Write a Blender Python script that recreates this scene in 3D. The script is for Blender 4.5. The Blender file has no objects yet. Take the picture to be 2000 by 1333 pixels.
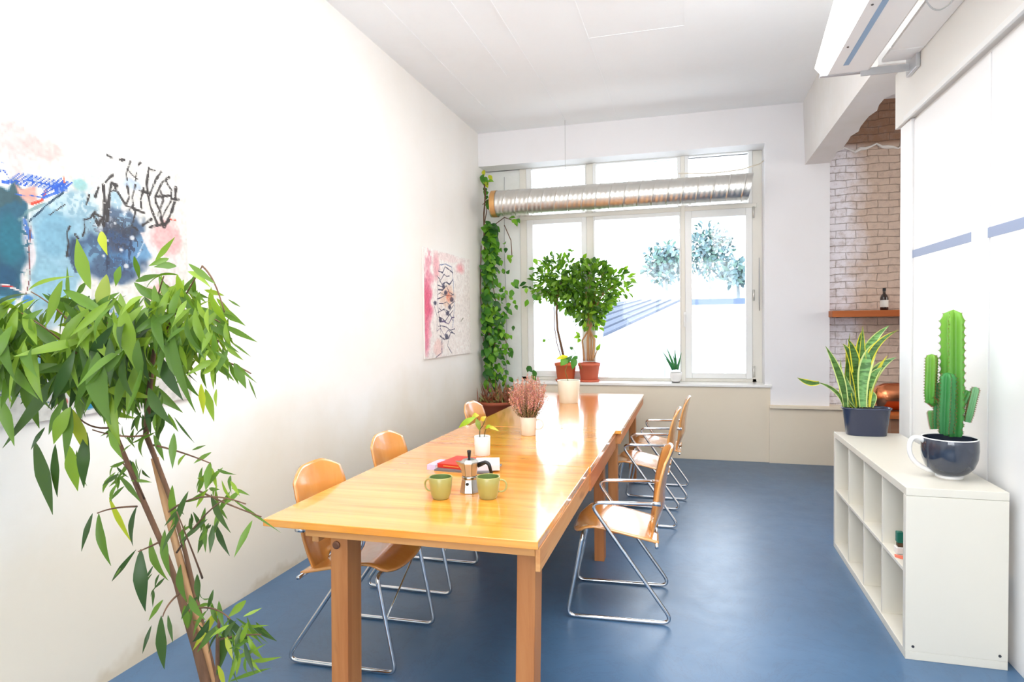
import bpy, math, random
import numpy as np
from mathutils import Vector, Matrix
random.seed(7)
S = bpy.context.scene
COL = S.collection
PI = math.pi

# ------------------------------------------------------------------ camera
F_PX = 1239.0
YAW, PITCH, ROLL, HC = math.radians(15.72), math.radians(1.65), math.radians(-.71), 1.52
_f = Vector((-math.sin(YAW), math.cos(YAW), 0)); _r = Vector((math.cos(YAW), math.sin(YAW), 0)); _u = Vector((0, 0, 1))
CF = math.cos(PITCH)*_f - math.sin(PITCH)*_u
_u2 = math.sin(PITCH)*_f + math.cos(PITCH)*_u
CR = math.cos(ROLL)*_r + math.sin(ROLL)*_u2
CU = -math.sin(ROLL)*_r + math.cos(ROLL)*_u2
CAM = Vector((0, 0, HC))
cd = bpy.data.cameras.new('camera'); cam = bpy.data.objects.new('camera', cd); COL.objects.link(cam)
cd.sensor_width = 36; cd.lens = F_PX/2000*36; cd.clip_start = .05; cd.clip_end = 300
cam.matrix_world = Matrix((( CR.x, CU.x, -CF.x, 0), (CR.y, CU.y, -CF.y, 0), (CR.z, CU.z, -CF.z, HC), (0, 0, 0, 1)))
S.camera = cam

# ------------------------------------------------------------------ world, lights, exposure
S.view_settings.view_transform = 'Standard'; S.view_settings.look = 'None'
S.view_settings.gamma = 1; S.view_settings.use_curve_mapping = False
S.view_settings.exposure = 1.05
w = bpy.data.worlds.new('world'); S.world = w; w.use_nodes = True
bg = w.node_tree.nodes['Background']; bg.inputs[0].default_value = (.90, .95, 1, 1); bg.inputs[1].default_value = 3.3

def area(name, loc, target, sx, sy, power, col=(1, 1, 1), portal=False):
    l = bpy.data.lights.new(name, 'AREA'); l.shape = 'RECTANGLE'; l.size = sx; l.size_y = sy; l.energy = power; l.color = col
    o = bpy.data.objects.new(name, l); COL.objects.link(o); o.location = loc
    o.rotation_euler = (Vector(target)-Vector(loc)).to_track_quat('-Z', 'Y').to_euler()
    if portal: l.cycles.is_portal = True
    return o
area('window_portal', (-.65, 7.62, 2.12), (-.65, 0, 2.12), 2.75, 2.6, 1, portal=True)
area('rear_fill', (-.35, -2.95, 2.05), (-.35, 5, 1.6), 3.0, 2.2, 14, (1, .985, .96))  # added fill light from behind the camera, inside the room
area('ceiling_fill', (-.5, 2.2, 3.72), (-.5, 2.21, 0), 2.6, 3.2, 40, (.96, .98, 1))  # added soft overhead fill
area('strip_light_glow', (.74, 2.0, 3.30), (-2.4, 2.4, 2.9), 4.2, .5, 30, (1, .99, .97))
area('side_room_fill', (4.6, 5.4, 2.0), (1.8, 6.6, 1.6), 1.6, 2.4, 26, (1, .93, .86))  # added fill to brighten the side-room brick; this side has no window

# ------------------------------------------------------------------ helpers
def lin(c):
    return tuple(((x/255)/12.92 if x/255 <= .04045 else ((x/255+.055)/1.055)**2.4) for x in c)
def ray(px, py):
    return CR*((px-1000)/F_PX) - CU*((py-666.5)/F_PX) + CF
def atY(px, py, Y): d = ray(px, py); return CAM + d*(Y/d.y)
def atX(px, py, X): d = ray(px, py); return CAM + d*(X/d.x)
def atZ(px, py, Z): d = ray(px, py); return CAM + d*((Z-HC)/d.z)
def pxsize(n, Y_point):           # metres covered by n photo pixels at that point
    return n*(Y_point-CAM).dot(CF)/F_PX

class MB:
    def __init__(s): s.v = []; s.f = []; s.c = []
    def add(s, vs, fs, col=(1, 1, 1)):
        n = len(s.v); s.v += [Vector(v) for v in vs]; s.f += [tuple(i+n for i in f) for f in fs]; s.c += [col]*len(fs); return s
    def box(s, x0, x1, y0, y1, z0, z1, col=(1, 1, 1), rz=0, piv=None):
        vs = [Vector((x, y, z)) for z in (z0, z1) for y in (y0, y1) for x in (x0, x1)]
        if rz:
            p = Vector(piv) if piv else Vector(((x0+x1)/2, (y0+y1)/2, 0)); M = Matrix.Rotation(rz, 3, 'Z')
            vs = [M@(v-p)+p for v in vs]
        return s.add(vs, [(0, 2, 3, 1), (4, 5, 7, 6), (0, 1, 5, 4), (1, 3, 7, 5), (3, 2, 6, 7), (2, 0, 4, 6)], col)
    def hexa(s, vs, col=(1, 1, 1)):   # 4 bottom + 4 top, both counterclockwise
        return s.add(vs, [(3, 2, 1, 0), (4, 5, 6, 7), (0, 1, 5, 4), (1, 2, 6, 5), (2, 3, 7, 6), (3, 0, 4, 7)], col)
    def tube(s, pts, r, n=10, col=(1, 1, 1), closed=False, caps=True):
        pts = [Vector(p) for p in pts]; N = len(pts)
        rs = r if isinstance(r, (list, tuple)) else [r]*N
        t = [((pts[(i+1) % N] if closed or i < N-1 else pts[i]) - (pts[i-1] if closed or i > 0 else pts[i])).normalized() for i in range(N)]
        a = Vector((0, 0, 1)) if abs(t[0].z) < .9 else Vector((1, 0, 0))
        nrm = (a - t[0]*a.dot(t[0])).normalized(); vs = []
        for i in range(N):
            nrm = (nrm - t[i]*nrm.dot(t[i])).normalized(); b = t[i].cross(nrm)
            for k in range(n):
                an = 2*PI*k/n; vs.append(pts[i] + (nrm*math.cos(an)+b*math.sin(an))*rs[i])
        fs = []
        for i in range(N if closed else N-1):
            j = (i+1) % N
            for k in range(n): fs.append((i*n+k, i*n+(k+1) % n, j*n+(k+1) % n, j*n+k))
        if caps and not closed: fs += [tuple(range(n-1, -1, -1)), tuple((N-1)*n+k for k in range(n))]
        return s.add(vs, fs, col)
    def lathe(s, prof, c=(0, 0, 0), n=32, col=(1, 1, 1), sx=1, sy=1, M=None, phase=0, cap=False):
        vs = []; fs = []
        for r, z in prof:
            for k in range(n):
                a = 2*PI*k/n+phase; v = Vector((r*math.cos(a)*sx, r*math.sin(a)*sy, z))
                if M: v = M@v
                vs.append(v+Vector(c))
        m = len(prof)
        for i in range(m-1):
            for k in range(n): fs.append((i*n+k, i*n+(k+1) % n, (i+1)*n+(k+1) % n, (i+1)*n+k))
        if cap and prof[0][0] > 1e-5: fs.append(tuple(range(n-1, -1, -1)))
        if cap and prof[-1][0] > 1e-5: fs.append(tuple((m-1)*n+k for k in range(n)))
        return s.add(vs, fs, col)
    def grid(s, fn, nu, nv, col=(1, 1, 1)):
        vs = [fn(u/nu, v/nv) for v in range(nv+1) for u in range(nu+1)]
        fs = [(v*(nu+1)+u, v*(nu+1)+u+1, (v+1)*(nu+1)+u+1, (v+1)*(nu+1)+u) for v in range(nv) for u in range(nu)]
        return s.add(vs, fs, col)
    def leaf(s, B, T, wd, nrm, arc=0., col=(1, 1, 1), n=7, fold=.18, peak=.45, tail=1.0, twist=0.):
        B = Vector(B); T = Vector(T); B.x = max(B.x, -2.35) if B.y < 7.8 else B.x; T.x = max(T.x, -2.35) if T.y < 7.8 else T.x; ax = T-B; L = ax.length
        if L < 1e-5: return s
        ax.normalize(); nrm = Vector(nrm); nrm = nrm-ax*nrm.dot(ax)
        if nrm.length < 1e-3: nrm = Vector((0, 0, 1))-ax*ax.z
        nrm.normalize(); side = ax.cross(nrm); vs = []; fs = []
        for i in range(n+1):
            t = i/n
            wv = (t/peak)**.62 if t < peak else max(0, 1-((t-peak)/(1-peak))**(1.7*tail))
            wv = max(wv, .03)*wd/2
            sd = side*math.cos(twist*t)+nrm*math.sin(twist*t); nn = nrm*math.cos(twist*t)-side*math.sin(twist*t)
            c = B+ax*L*t+nrm*arc*L*4*t*(1-t)
            vs += [c-sd*wv+nn*wv*fold, c, c+sd*wv+nn*wv*fold]
        for i in range(n):
            a = i*3; fs += [(a, a+1, a+4, a+3), (a+1, a+2, a+5, a+4)]
        return s.add(vs, fs, col)
    def build(s, name, mat, parent=None, smooth=False, bevel=0, label=None, solid=0, kind=None, segs=2, offset=None):
        off = Vector(offset) if offset is not None else (Vector(parent_loc(parent)) if parent else Vector((0, 0, 0)))
        me = bpy.data.meshes.new(name); me.from_pydata([tuple(v-off) for v in s.v], [], s.f); me.update()
        if any(c != (1, 1, 1) for c in s.c):
            at = me.color_attributes.new('tint', 'FLOAT_COLOR', 'CORNER'); data = []
            for p in me.polygons: data += [*s.c[p.index], 1.]*p.loop_total
            at.data.foreach_set('color', data)
        me.materials.append(mat)
        if smooth:
            for p in me.polygons: p.use_smooth = True
        o = bpy.data.objects.new(name, me); COL.objects.link(o)
        if parent: o.parent = parent
        if offset is not None and not parent: o.location = offset
        if solid: m = o.modifiers.new('solid', 'SOLIDIFY'); m.thickness = solid; m.offset = 0
        if bevel: m = o.modifiers.new('bevel', 'BEVEL'); m.width = bevel; m.segments = segs; m.limit_method = 'ANGLE'
        if smooth and bevel: pass
        if label: o['label'] = label
        if kind: o['kind'] = kind
        return o
def parent_loc(p):
    l = Vector((0, 0, 0))
    while p: l += p.location; p = p.parent
    return l
def smooth_angle(o, deg=35):
    me = o.data
    for p in me.polygons: p.use_smooth = True
    me.set_sharp_from_angle(angle=math.radians(deg))
    return o
def thing(name, loc, label, cat, group=None, kind=None, rz=0):
    o = bpy.data.objects.new(name, None); COL.objects.link(o); o.location = loc; o.rotation_euler.z = rz; o.empty_display_size = .1
    return tag(o, label, cat, group, kind)
def tag(o, label=None, cat=None, group=None, kind=None):
    if label: o['label'] = label
    if cat: o['category'] = cat
    if group: o['group'] = group
    if kind: o['kind'] = kind
    return o
def copy_tree(o, parent=None):
    c = o.copy(); COL.objects.link(c); c.parent = parent
    for ch in [x for x in list(COL.objects) if x.parent == o and x != c]: copy_tree(ch, c)
    return c
def fillet(pts, r, n=6):
    pts = [Vector(p) for p in pts]; out = [pts[0]]
    for i in range(1, len(pts)-1):
        a, b, c = pts[i-1], pts[i], pts[i+1]; d1 = (a-b).normalized(); d2 = (c-b).normalized()
        ang = d1.angle(d2); d = min(r/math.tan(ang/2), (a-b).length*.45, (c-b).length*.45)
        p0 = b+d1*d; p2 = b+d2*d
        for k in range(n+1):
            t = k/n; out.append(p0*(1-t)**2+b*2*t*(1-t)+p2*t*t)
    out.append(pts[-1]); return out
def bez(a, b, c, n=8):
    a, b, c = Vector(a), Vector(b), Vector(c)
    return [a*(1-t)**2+b*2*t*(1-t)+c*t*t for t in [i/n for i in range(n+1)]]

# ------------------------------------------------------------------ materials
def mat(name, col, rough=.5, metal=0, spec=.5, coat=0, srgb=True):
    m = bpy.data.materials.new(name); m.use_nodes = True; b = m.node_tree.nodes['Principled BSDF']
    c = lin(col) if srgb else col
    b.inputs['Base Color'].default_value = (*c, 1); b.inputs['Roughness'].default_value = rough
    b.inputs['Metallic'].default_value = metal; b.inputs['Specular IOR Level'].default_value = spec
    b.inputs['Coat Weight'].default_value = coat; b.inputs['Coat Roughness'].default_value = .08
    return m
def N(m, t, **k):
    n = m.node_tree.nodes.new(t)
    for a, v in k.items(): setattr(n, a, v)
    return n
def L(m, a, b): m.node_tree.links.new(a, b)
def bsdf(m): return m.node_tree.nodes['Principled BSDF']
def coords(m, scale=(1, 1, 1), rot=(0, 0, 0), kind='Object'):
    tc = N(m, 'ShaderNodeTexCoord'); mp = N(m, 'ShaderNodeMapping'); mp.inputs['Scale'].default_value = scale; mp.inputs['Rotation'].default_value = rot
    L(m, tc.outputs[kind], mp.inputs[0]); return mp.outputs[0]
def noise(m, vec, scale, detail=4, rough=.6, dist=0):
    n = N(m, 'ShaderNodeTexNoise'); n.inputs['Scale'].default_value = scale; n.inputs['Detail'].default_value = detail
    n.inputs['Roughness'].default_value = rough; n.inputs['Distortion'].default_value = dist; L(m, vec, n.inputs['Vector']); return n.outputs['Fac']
def ramp(m, fac, stops):
    r = N(m, 'ShaderNodeValToRGB'); e = r.color_ramp.elements
    while len(e) < len(stops): e.new(.5)
    for i, (p, c) in enumerate(stops): e[i].position = p; e[i].color = (*c, 1) if len(c) == 3 else c
    L(m, fac, r.inputs[0]); return r.outputs[0]
def mix(m, fac, a, b, blend='MIX'):
    n = N(m, 'ShaderNodeMix', data_type='RGBA', blend_type=blend)
    for sock, v in ((n.inputs[0], fac), (n.inputs[6], a), (n.inputs[7], b)):
        if isinstance(v, (int, float)): sock.default_value = v
        elif isinstance(v, tuple): sock.default_value = (*v, 1)
        else: L(m, v, sock)
    return n.outputs[2]
def bump(m, h, strength=.2, dist=.01):
    b = N(m, 'ShaderNodeBump'); b.inputs['Strength'].default_value = strength; b.inputs['Distance'].default_value = dist
    L(m, h, b.inputs['Height']); L(m, b.outputs[0], bsdf(m).inputs['Normal'])

def plaster(name, col, dirt=None, rough=.75, amt=.25):
    m = mat(name, col, rough, spec=.3); v = coords(m)
    n1 = noise(m, v, 1.3, 5); n2 = noise(m, v, 9, 6)
    c = mix(m, ramp(m, n1, [(.45, (0, 0, 0)), (.8, (amt, amt, amt))]), lin(col), lin(dirt or col))
    L(m, c, bsdf(m).inputs['Base Color']); bump(m, n2, .12, .01); return m
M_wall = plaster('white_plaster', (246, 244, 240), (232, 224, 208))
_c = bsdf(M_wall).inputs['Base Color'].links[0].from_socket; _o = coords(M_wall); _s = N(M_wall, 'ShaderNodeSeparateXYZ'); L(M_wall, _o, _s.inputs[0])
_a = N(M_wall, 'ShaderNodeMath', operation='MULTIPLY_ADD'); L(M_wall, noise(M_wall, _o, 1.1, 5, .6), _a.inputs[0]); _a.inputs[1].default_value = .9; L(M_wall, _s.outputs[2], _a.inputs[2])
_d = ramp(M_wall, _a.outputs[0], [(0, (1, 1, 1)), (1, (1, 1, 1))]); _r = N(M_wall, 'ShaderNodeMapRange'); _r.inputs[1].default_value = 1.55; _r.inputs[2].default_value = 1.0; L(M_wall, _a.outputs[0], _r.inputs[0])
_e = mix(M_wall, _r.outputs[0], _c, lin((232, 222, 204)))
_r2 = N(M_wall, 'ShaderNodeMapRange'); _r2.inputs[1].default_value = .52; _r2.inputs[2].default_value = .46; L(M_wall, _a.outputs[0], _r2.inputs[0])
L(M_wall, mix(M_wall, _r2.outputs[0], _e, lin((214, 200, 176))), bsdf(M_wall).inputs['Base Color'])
M_ceil = plaster('ceiling_paint', (247, 251, 254), (226, 222, 218))
M_backwall = plaster('back_wall_paint', (240, 239, 241), (228, 222, 216))
M_panel = mat('white_panel', (246, 245, 244), .35); M_header = plaster('header_board', (238, 236, 231), (228, 224, 214), .5)
M_beam = plaster('beam_plaster', (236, 234, 232), (216, 210, 196), .8, .5)
M_bench = plaster('bench_board', (235, 222, 200), (226, 208, 180), .5)
M_sill = mat('sill_paint', (244, 242, 238), .25, coat=.2)
M_frame = mat('window_frame_paint', (232, 228, 218), .4)
M_sash = mat('sash_paint', (238, 238, 236), .35)
M_white = mat('white_laminate', (229, 223, 209), .4)
M_chrome = mat('chrome', (215, 218, 222), .12, 1)
M_steel = mat('galvanised_steel', (222, 220, 214), .34, 1)
M_alu = mat('cast_aluminium', (175, 172, 165), .22, 1)
M_black = mat('black_plastic', (22, 20, 20), .35)
M_darkmetal = mat('dark_metal', (90, 90, 92), .4, .8)
M_tape = mat('grey_tape', (150, 163, 192), .6)
M_bluetape = mat('blue_grey_tape', (150, 178, 208), .6)
M_terra = mat('terracotta', (222, 110, 66), .65); M_terra2 = mat('terracotta_pink', (218, 112, 82), .65)
M_cream = mat('cream_ceramic', (236, 232, 212), .35, coat=.2); M_stone = mat('stoneware', (226, 214, 196), .45)
M_mug = mat('sage_glaze', (160, 155, 86), .3, coat=.3); M_mug_in = mat('sage_glaze_inside', (104, 124, 66), .35)
M_cup = mat('white_ceramic', (240, 238, 236), .3, coat=.3)
M_navy = mat('dark_glaze', (46, 54, 70), .08, coat=.8); M_plastic = mat('charcoal_plastic', (50, 58, 84), .22, coat=.3)
M_soil = mat('soil', (60, 42, 30), .95); M_copper = mat('copper', (226, 140, 96), .2, 1)
M_red = mat('red_cover', (214, 48, 30), .35); M_paper = mat('paper', (238, 232, 226), .7); M_lilac = mat('lilac_cover', (200, 190, 222), .5)
M_yellow = mat('yellow_print', (240, 190, 80), .5); M_grey = mat('grey_cover', (110, 104, 104), .5)
M_bottle = mat('dark_bottle_glass', (40, 20, 14), .08, coat=.5); M_label = mat('label_paper', (226, 222, 214), .6)
M_cable = mat('cable', (235, 228, 212), .5); M_wire = mat('thin_wire', (190, 190, 190), .4)
M_orange = mat('orange_card', (236, 120, 92), .6); M_green = mat('green_item', (20, 110, 90), .4)

M_floor = mat('painted_floor', (58, 86, 122), .3, spec=.75, coat=.25)
bsdf(M_floor).inputs['Coat Roughness'].default_value = .28
v = coords(M_floor); n1 = noise(M_floor, v, .9, 6, .65); n2 = noise(M_floor, v, 7, 8, .7)
c = ramp(M_floor, n1, [(.25, lin((58, 92, 126))), (.75, lin((72, 114, 154)))])
n3 = N(M_floor, 'ShaderNodeTexVoronoi'); n3.inputs['Scale'].default_value = 9; L(M_floor, v, n3.inputs['Vector'])
spk = ramp(M_floor, n3.outputs['Distance'], [(.0, (1, 1, 1)), (.07, (0, 0, 0))])
msk = ramp(M_floor, noise(M_floor, v, 1.1, 3), [(.56, (0, 0, 0)), (.64, (.8, .8, .8))])
spm = mix(M_floor, 1., spk, msk, 'MULTIPLY')
c = mix(M_floor, spm, c, lin((150, 165, 180)))
n4 = noise(M_floor, coords(M_floor, (1, 1, 1), (0, 0, .6)), 2.2, 9, .75, 1.5)
crk = ramp(M_floor, n4, [(.485, (0, 0, 0)), (.5, (.35, .35, .35)), (.515, (0, 0, 0))])
c = mix(M_floor, crk, c, lin((54, 72, 100))); L(M_floor, c, bsdf(M_floor).inputs['Base Color'])
L(M_floor, ramp(M_floor, n2, [(.3, (.36, .36, .36)), (.75, (.46, .46, .46))]), bsdf(M_floor).inputs['Roughness'])
bump(M_floor, n2, .05, .01)

def wood(name, a, b, dark, grain='X', rough=.25, coat=.4, scale=1., dens=.5, knots=True):
    m = mat(name, a, rough, coat=coat)
    sc = {'X': (1.2, 22, 22), 'Y': (22, 1.2, 22), 'Z': (22, 22, 1.2)}[grain]; sc = tuple(x*scale for x in sc)
    v = coords(m, sc); n = noise(m, v, 1.0, 6, .6, .6); c = ramp(m, n, [(.3, lin(a)), (.7, lin(b))])
    st = {'X': (.7, 7.5, 7.5), 'Y': (7.5, .7, 7.5), 'Z': (7.5, 7.5, .7)}[grain]
    bd = noise(m, coords(m, st), 1, 1); c = mix(m, ramp(m, bd, [(.35, (0, 0, 0)), (.65, (.35, .35, .35))]), c, lin(b), 'MULTIPLY')
    bsdf(m).inputs['Specular IOR Level'].default_value = .5+coat*.6
    if knots:
        kt = {'X': (4, 26, 26), 'Y': (26, 4, 26), 'Z': (26, 26, 4)}[grain]
        k = ramp(m, noise(m, coords(m, kt), .8, 2, .4), [(.68, (0, 0, 0)), (.75, (dens, dens, dens))]); c = mix(m, k, c, lin(dark))
    L(m, c, bsdf(m).inputs['Base Color']); return m
M_top = wood('pine_tabletop', (232, 140, 30), (250, 186, 82), (150, 84, 30), 'X', .2, .75)
M_topedge = M_top
M_apron = wood('pine_apron', (206, 142, 84), (226, 172, 112), (140, 84, 40), 'Y', .5, 0)
M_leg = wood('pine_leg', (180, 114, 62), (204, 140, 84), (110, 62, 28), 'Z', .55, 0)
M_ply = wood('beech_plywood', (228, 156, 74), (238, 172, 92), (190, 110, 40), 'Z', .25, .9, .7, knots=False)
M_plyedge = mat('plywood_edge', (190, 120, 60), .5)
M_shelfwood = wood('oiled_shelf', (178, 96, 40), (196, 112, 52), (110, 60, 26), 'X', .5, 0)
M_bark = wood('bark', (96, 68, 48), (136, 100, 74), (60, 40, 30), 'Z', .8, 0); M_barkpale = wood('pale_bark', (176, 128, 86), (206, 164, 120), (120, 80, 50), 'Z', .75, 0)

def leafmat(name, trans=.35, rough=.35, gain=1.):
    m = mat(name, (60, 120, 30), rough, spec=.4); nt = m.node_tree
    at = N(m, 'ShaderNodeAttribute', attribute_name='tint'); b = bsdf(m)
    L(m, at.outputs['Color'], b.inputs['Base Color'])
    tr = N(m, 'ShaderNodeBsdfTranslucent'); L(m, mix(m, 1., at.outputs['Color'], (1.35*gain, 1.3*gain, .5*gain), 'MULTIPLY'), tr.inputs[0])
    ms = N(m, 'ShaderNodeMixShader'); ms.inputs[0].default_value = trans
    L(m, b.outputs[0], ms.inputs[1]); L(m, tr.outputs[0], ms.inputs[2]); L(m, ms.outputs[0], nt.nodes['Material Output'].inputs[0]); return m
M_leaf = leafmat('leaf'); M_attr = leafmat('tinted', 0, .6)
M_snake = leafmat('snake_leaf', .15, .4)
_at = [n for n in M_snake.node_tree.nodes if n.type == 'ATTRIBUTE'][0]
_band = ramp(M_snake, noise(M_snake, coords(M_snake, (14, 14, 75)), 1, 3), [(.42, (.38, .42, .40)), (.56, (1, 1, 1))])
_sep = N(M_snake, 'ShaderNodeSeparateColor'); L(M_snake, _at.outputs['Color'], _sep.inputs[0])
_gr = ramp(M_snake, _sep.outputs[0], [(.45, (1, 1, 1)), (.6, (0, 0, 0))])
_mk = mix(M_snake, _gr, (1., 1., 1.), _band); L(M_snake, mix(M_snake, 1., _at.outputs['Color'], _mk, 'MULTIPLY'), bsdf(M_snake).inputs['Base Color'])

def glassmat():
    m = bpy.data.materials.new('window_glass'); m.use_nodes = True; nt = m.node_tree; nt.nodes.clear()
    o = nt.nodes.new('ShaderNodeOutputMaterial'); a = nt.nodes.new('ShaderNodeBsdfTransparent'); g = nt.nodes.new('ShaderNodeBsdfGlossy')
    g.inputs['Roughness'].default_value = .02; a.inputs[0].default_value = (.97, .985, 1, 1)
    fr = nt.nodes.new('ShaderNodeFresnel'); fr.inputs[0].default_value = 1.35; ms = nt.nodes.new('ShaderNodeMixShader')
    nt.links.new(fr.outputs[0], ms.inputs[0]); nt.links.new(a.outputs[0], ms.inputs[1]); nt.links.new(g.outputs[0], ms.inputs[2]); nt.links.new(ms.outputs[0], o.inputs[0]); return m
M_glass = glassmat()
def emis(name, col, st):
    m = mat(name, col, .4); b = bsdf(m); b.inputs['Emission Color'].default_value = (*lin(col), 1); b.inputs['Emission Strength'].default_value = st; return m
M_tube = emis('lamp_diffuser', (255, 254, 250), 1.2)

def brickmat(name, c1, c2, c3, mortar):
    m = mat(name, c1, .8, spec=.2); v = coords(m, (1, 1, 1), (PI/2, 0, 0)); nz = N(m, 'ShaderNodeTexNoise'); nz.inputs['Scale'].default_value = 5
    L(m, v, nz.inputs['Vector']); vv = N(m, 'ShaderNodeMix', data_type='VECTOR'); vv.inputs[0].default_value = .045
    L(m, v, vv.inputs[4]); L(m, nz.outputs['Color'], vv.inputs[5])
    b = N(m, 'ShaderNodeTexBrick'); b.inputs['Scale'].default_value = 1; b.inputs['Brick Width'].default_value = .19; b.inputs['Row Height'].default_value = .072
    b.inputs['Mortar Size'].default_value = .005; b.inputs['Mortar Smooth'].default_value = 1.0
    L(m, vv.outputs[1], b.inputs['Vector'])
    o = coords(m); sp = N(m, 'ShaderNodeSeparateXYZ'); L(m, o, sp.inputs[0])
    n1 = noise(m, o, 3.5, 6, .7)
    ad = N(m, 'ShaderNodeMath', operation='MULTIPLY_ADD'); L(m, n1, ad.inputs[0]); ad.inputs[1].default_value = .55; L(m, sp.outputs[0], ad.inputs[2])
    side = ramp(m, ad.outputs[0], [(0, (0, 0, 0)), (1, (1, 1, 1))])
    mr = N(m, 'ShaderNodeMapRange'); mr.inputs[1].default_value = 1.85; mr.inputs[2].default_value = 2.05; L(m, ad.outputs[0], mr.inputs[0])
    base = mix(m, mr.outputs[0], lin(c1), lin(c2))  # brick colour blends from pale at left to tan at right
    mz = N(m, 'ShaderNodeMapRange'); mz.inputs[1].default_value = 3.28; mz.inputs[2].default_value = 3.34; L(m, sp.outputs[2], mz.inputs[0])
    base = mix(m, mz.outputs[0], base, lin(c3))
    n2 = noise(m, o, 16, 7, .75); base = mix(m, ramp(m, n2, [(.48, (0, 0, 0)), (.72, (.7, .7, .7))]), base, lin(mortar))
    patch = ramp(m, noise(m, o, 4.5, 3), [(.40, (1, 1, 1)), (.60, (.2, .2, .2))])
    f = mix(m, 1., b.outputs['Fac'], patch, 'MULTIPLY')
    f = mix(m, 1., f, (.7, .7, .7), 'MULTIPLY'); L(m, mix(m, f, base, lin(mortar)), bsdf(m).inputs['Base Color'])
    inv = N(m, 'ShaderNodeMath', operation='SUBTRACT'); inv.inputs[0].default_value = 1; L(m, b.outputs['Fac'], inv.inputs[1])
    a2 = N(m, 'ShaderNodeMath', operation='MULTIPLY_ADD'); L(m, n2, a2.inputs[0]); a2.inputs[1].default_value = .6; L(m, inv.outputs[0], a2.inputs[2])
    bump(m, a2.outputs[0], .8, .012); return m
M_brick = brickmat('pale_to_tan_brick', (242, 238, 244), (212, 190, 174), (150, 116, 94), (168, 148, 138))
M_nichebrick = plaster('niche_paint', (242, 243, 240), (196, 196, 180), .7, .6)

# ------------------------------------------------------------------ room shell
XL, XR, YB, ZC, WX = -2.414, 1.34, 7.2, 3.763, 1.34
YW = 7.5
def struct(name, mb, m, label=None, parent=None, bevel=0):
    o = mb.build(name, m, parent, bevel=bevel)
    if not parent: o['kind'] = 'structure'
    if label: o['label'] = label
    return o
XS = 4.9      # far side wall of the side room
struct('floor', MB().box(XL-.2, XS+.1, -3.1, 7.9, -.1, 0), M_floor)
cb = MB().box(XL-.2, XS+.1, -3.1, 7.9, ZC, ZC+.12)
for x, y0, y1 in ((-2.055, -3, 7.2), (-1.33, -3, 7.2), (-1.6, 2, 5.6), (-.77, -3, 7.2), (-.03, 3.6, 7.2), (.6, -3, 4.6)):
    cb.box(x-.006, x+.006, y0, y1, ZC-.004, ZC+.001)
cb.box(-.77, -.03, 5.06, 5.067, ZC-.003, ZC+.001)
struct('ceiling', cb, M_ceil)
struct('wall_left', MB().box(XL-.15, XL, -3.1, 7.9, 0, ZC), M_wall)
# back wall pieces
wb = MB()
wb.box(XL, 1.4, YB, YW+.15, 3.375, ZC)                 # header above recess
wb.box(.76, 1.385, YB, YW+.15, 0, 3.375)               # pier right of the window
wb.box(-1.98, .76, YW-.02, YW+.12, 0, .80)             # behind the bench
wb.box(XL, .76, YW-.03, YW+.12, 3.375, 3.40)
wb.build('wall_back', M_backwall)['kind'] = 'structure'
struct('wall_niche', MB().box(XL, -1.98, YW, YW+.15, 0, 3.375), M_nichebrick)
ss = MB()
for (z0, z1) in ((0, .9), (3.2, ZC)): ss.box(XL, XS, -3.1, -3.0, z0, z1)
ss.box(XL, -1.9, -3.1, -3.0, .9, 3.2); ss.box(1.2, XS, -3.1, -3.0, .9, 3.2)
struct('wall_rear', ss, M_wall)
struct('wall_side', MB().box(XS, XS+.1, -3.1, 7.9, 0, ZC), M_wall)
# partition on the right: panels, post, header
struct('wall_right', MB().box(WX+.012, WX+.10, -3.0, 4.70, 0, 3.12), M_panel)
pp = [(-3.0, -1.3), (-1.28, .37), (.39, 1.9), (1.92, 3.445), (3.46, 4.50)]
for i, (a, b) in enumerate(pp):
    struct('trim_%d' % (i+10), MB().box(WX, WX+.02, a, b, .0, 2.745), M_panel, bevel=.002)
struct('trim_1', MB().box(WX-.012, WX+.10, 4.51, 4.72, 0, 2.76), M_panel, bevel=.003)
hd = MB().box(WX-.03, WX+.02, -3.0, 4.77, 2.765, 3.13)
struct('trim_2', hd, M_header, bevel=.003)
struct('trim_3', MB().box(WX-.045, WX-.028, -3.0, 4.55, 2.755, 2.785), M_sash, bevel=.002)
# beam
bm = MB(); jag = []
ys = [7.2-i*.14 for i in range(20)]
for i, y in enumerate(ys): jag.append(1.375+.012*math.sin(i*1.7)+.010*math.sin(i*3.1+1)+(.05 if i > 14 else 0))
top = ZC
for i in range(len(ys)-1):
    y1, y0 = ys[i], ys[i+1]; a, b = jag[i], jag[i+1]
    bm.hexa([(1.15, y0, 3.12), (b, y0, 3.12), (a, y1, 3.12), (1.15, y1, 3.12), (1.13, y0, top), (1.385, y0, top), (1.385, y1, top), (1.13, y1, top)])
struct('trim_4', bm, M_beam)
# brick wall of the side room and its broken plaster line
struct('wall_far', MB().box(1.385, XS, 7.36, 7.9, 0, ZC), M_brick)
pl = MB(); P0 = []
for i in range(40):
    x = 1.40+i*.05; P0.append((x, 7.352, 3.28+.022*math.sin(i*.9)+.014*math.sin(i*2.3)))
pl.tube(P0, [.014+.006*math.sin(i*1.3) for i in range(40)], 8)
struct('trim_5', pl, M_beam)
# dado board with ledge at right
struct('trim_6', MB().box(.80, 1.60, 7.195-.03, 7.36, 0, .585), M_bench, bevel=.002)
struct('trim_7', MB().box(.80, 1.60, 7.13, 7.36, .585, .615), M_bench, bevel=.003)
# baseboard-like joint along the left wall
# boxed window bench and sill
struct('trim_8', MB().box(-1.98, .812, 7.19, 7.48, 0, .80), M_bench, bevel=.003)
struct('trim_9', MB().box(-1.99, .825, 7.165, 7.50, .80, .828), M_sill, bevel=.004)

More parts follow.
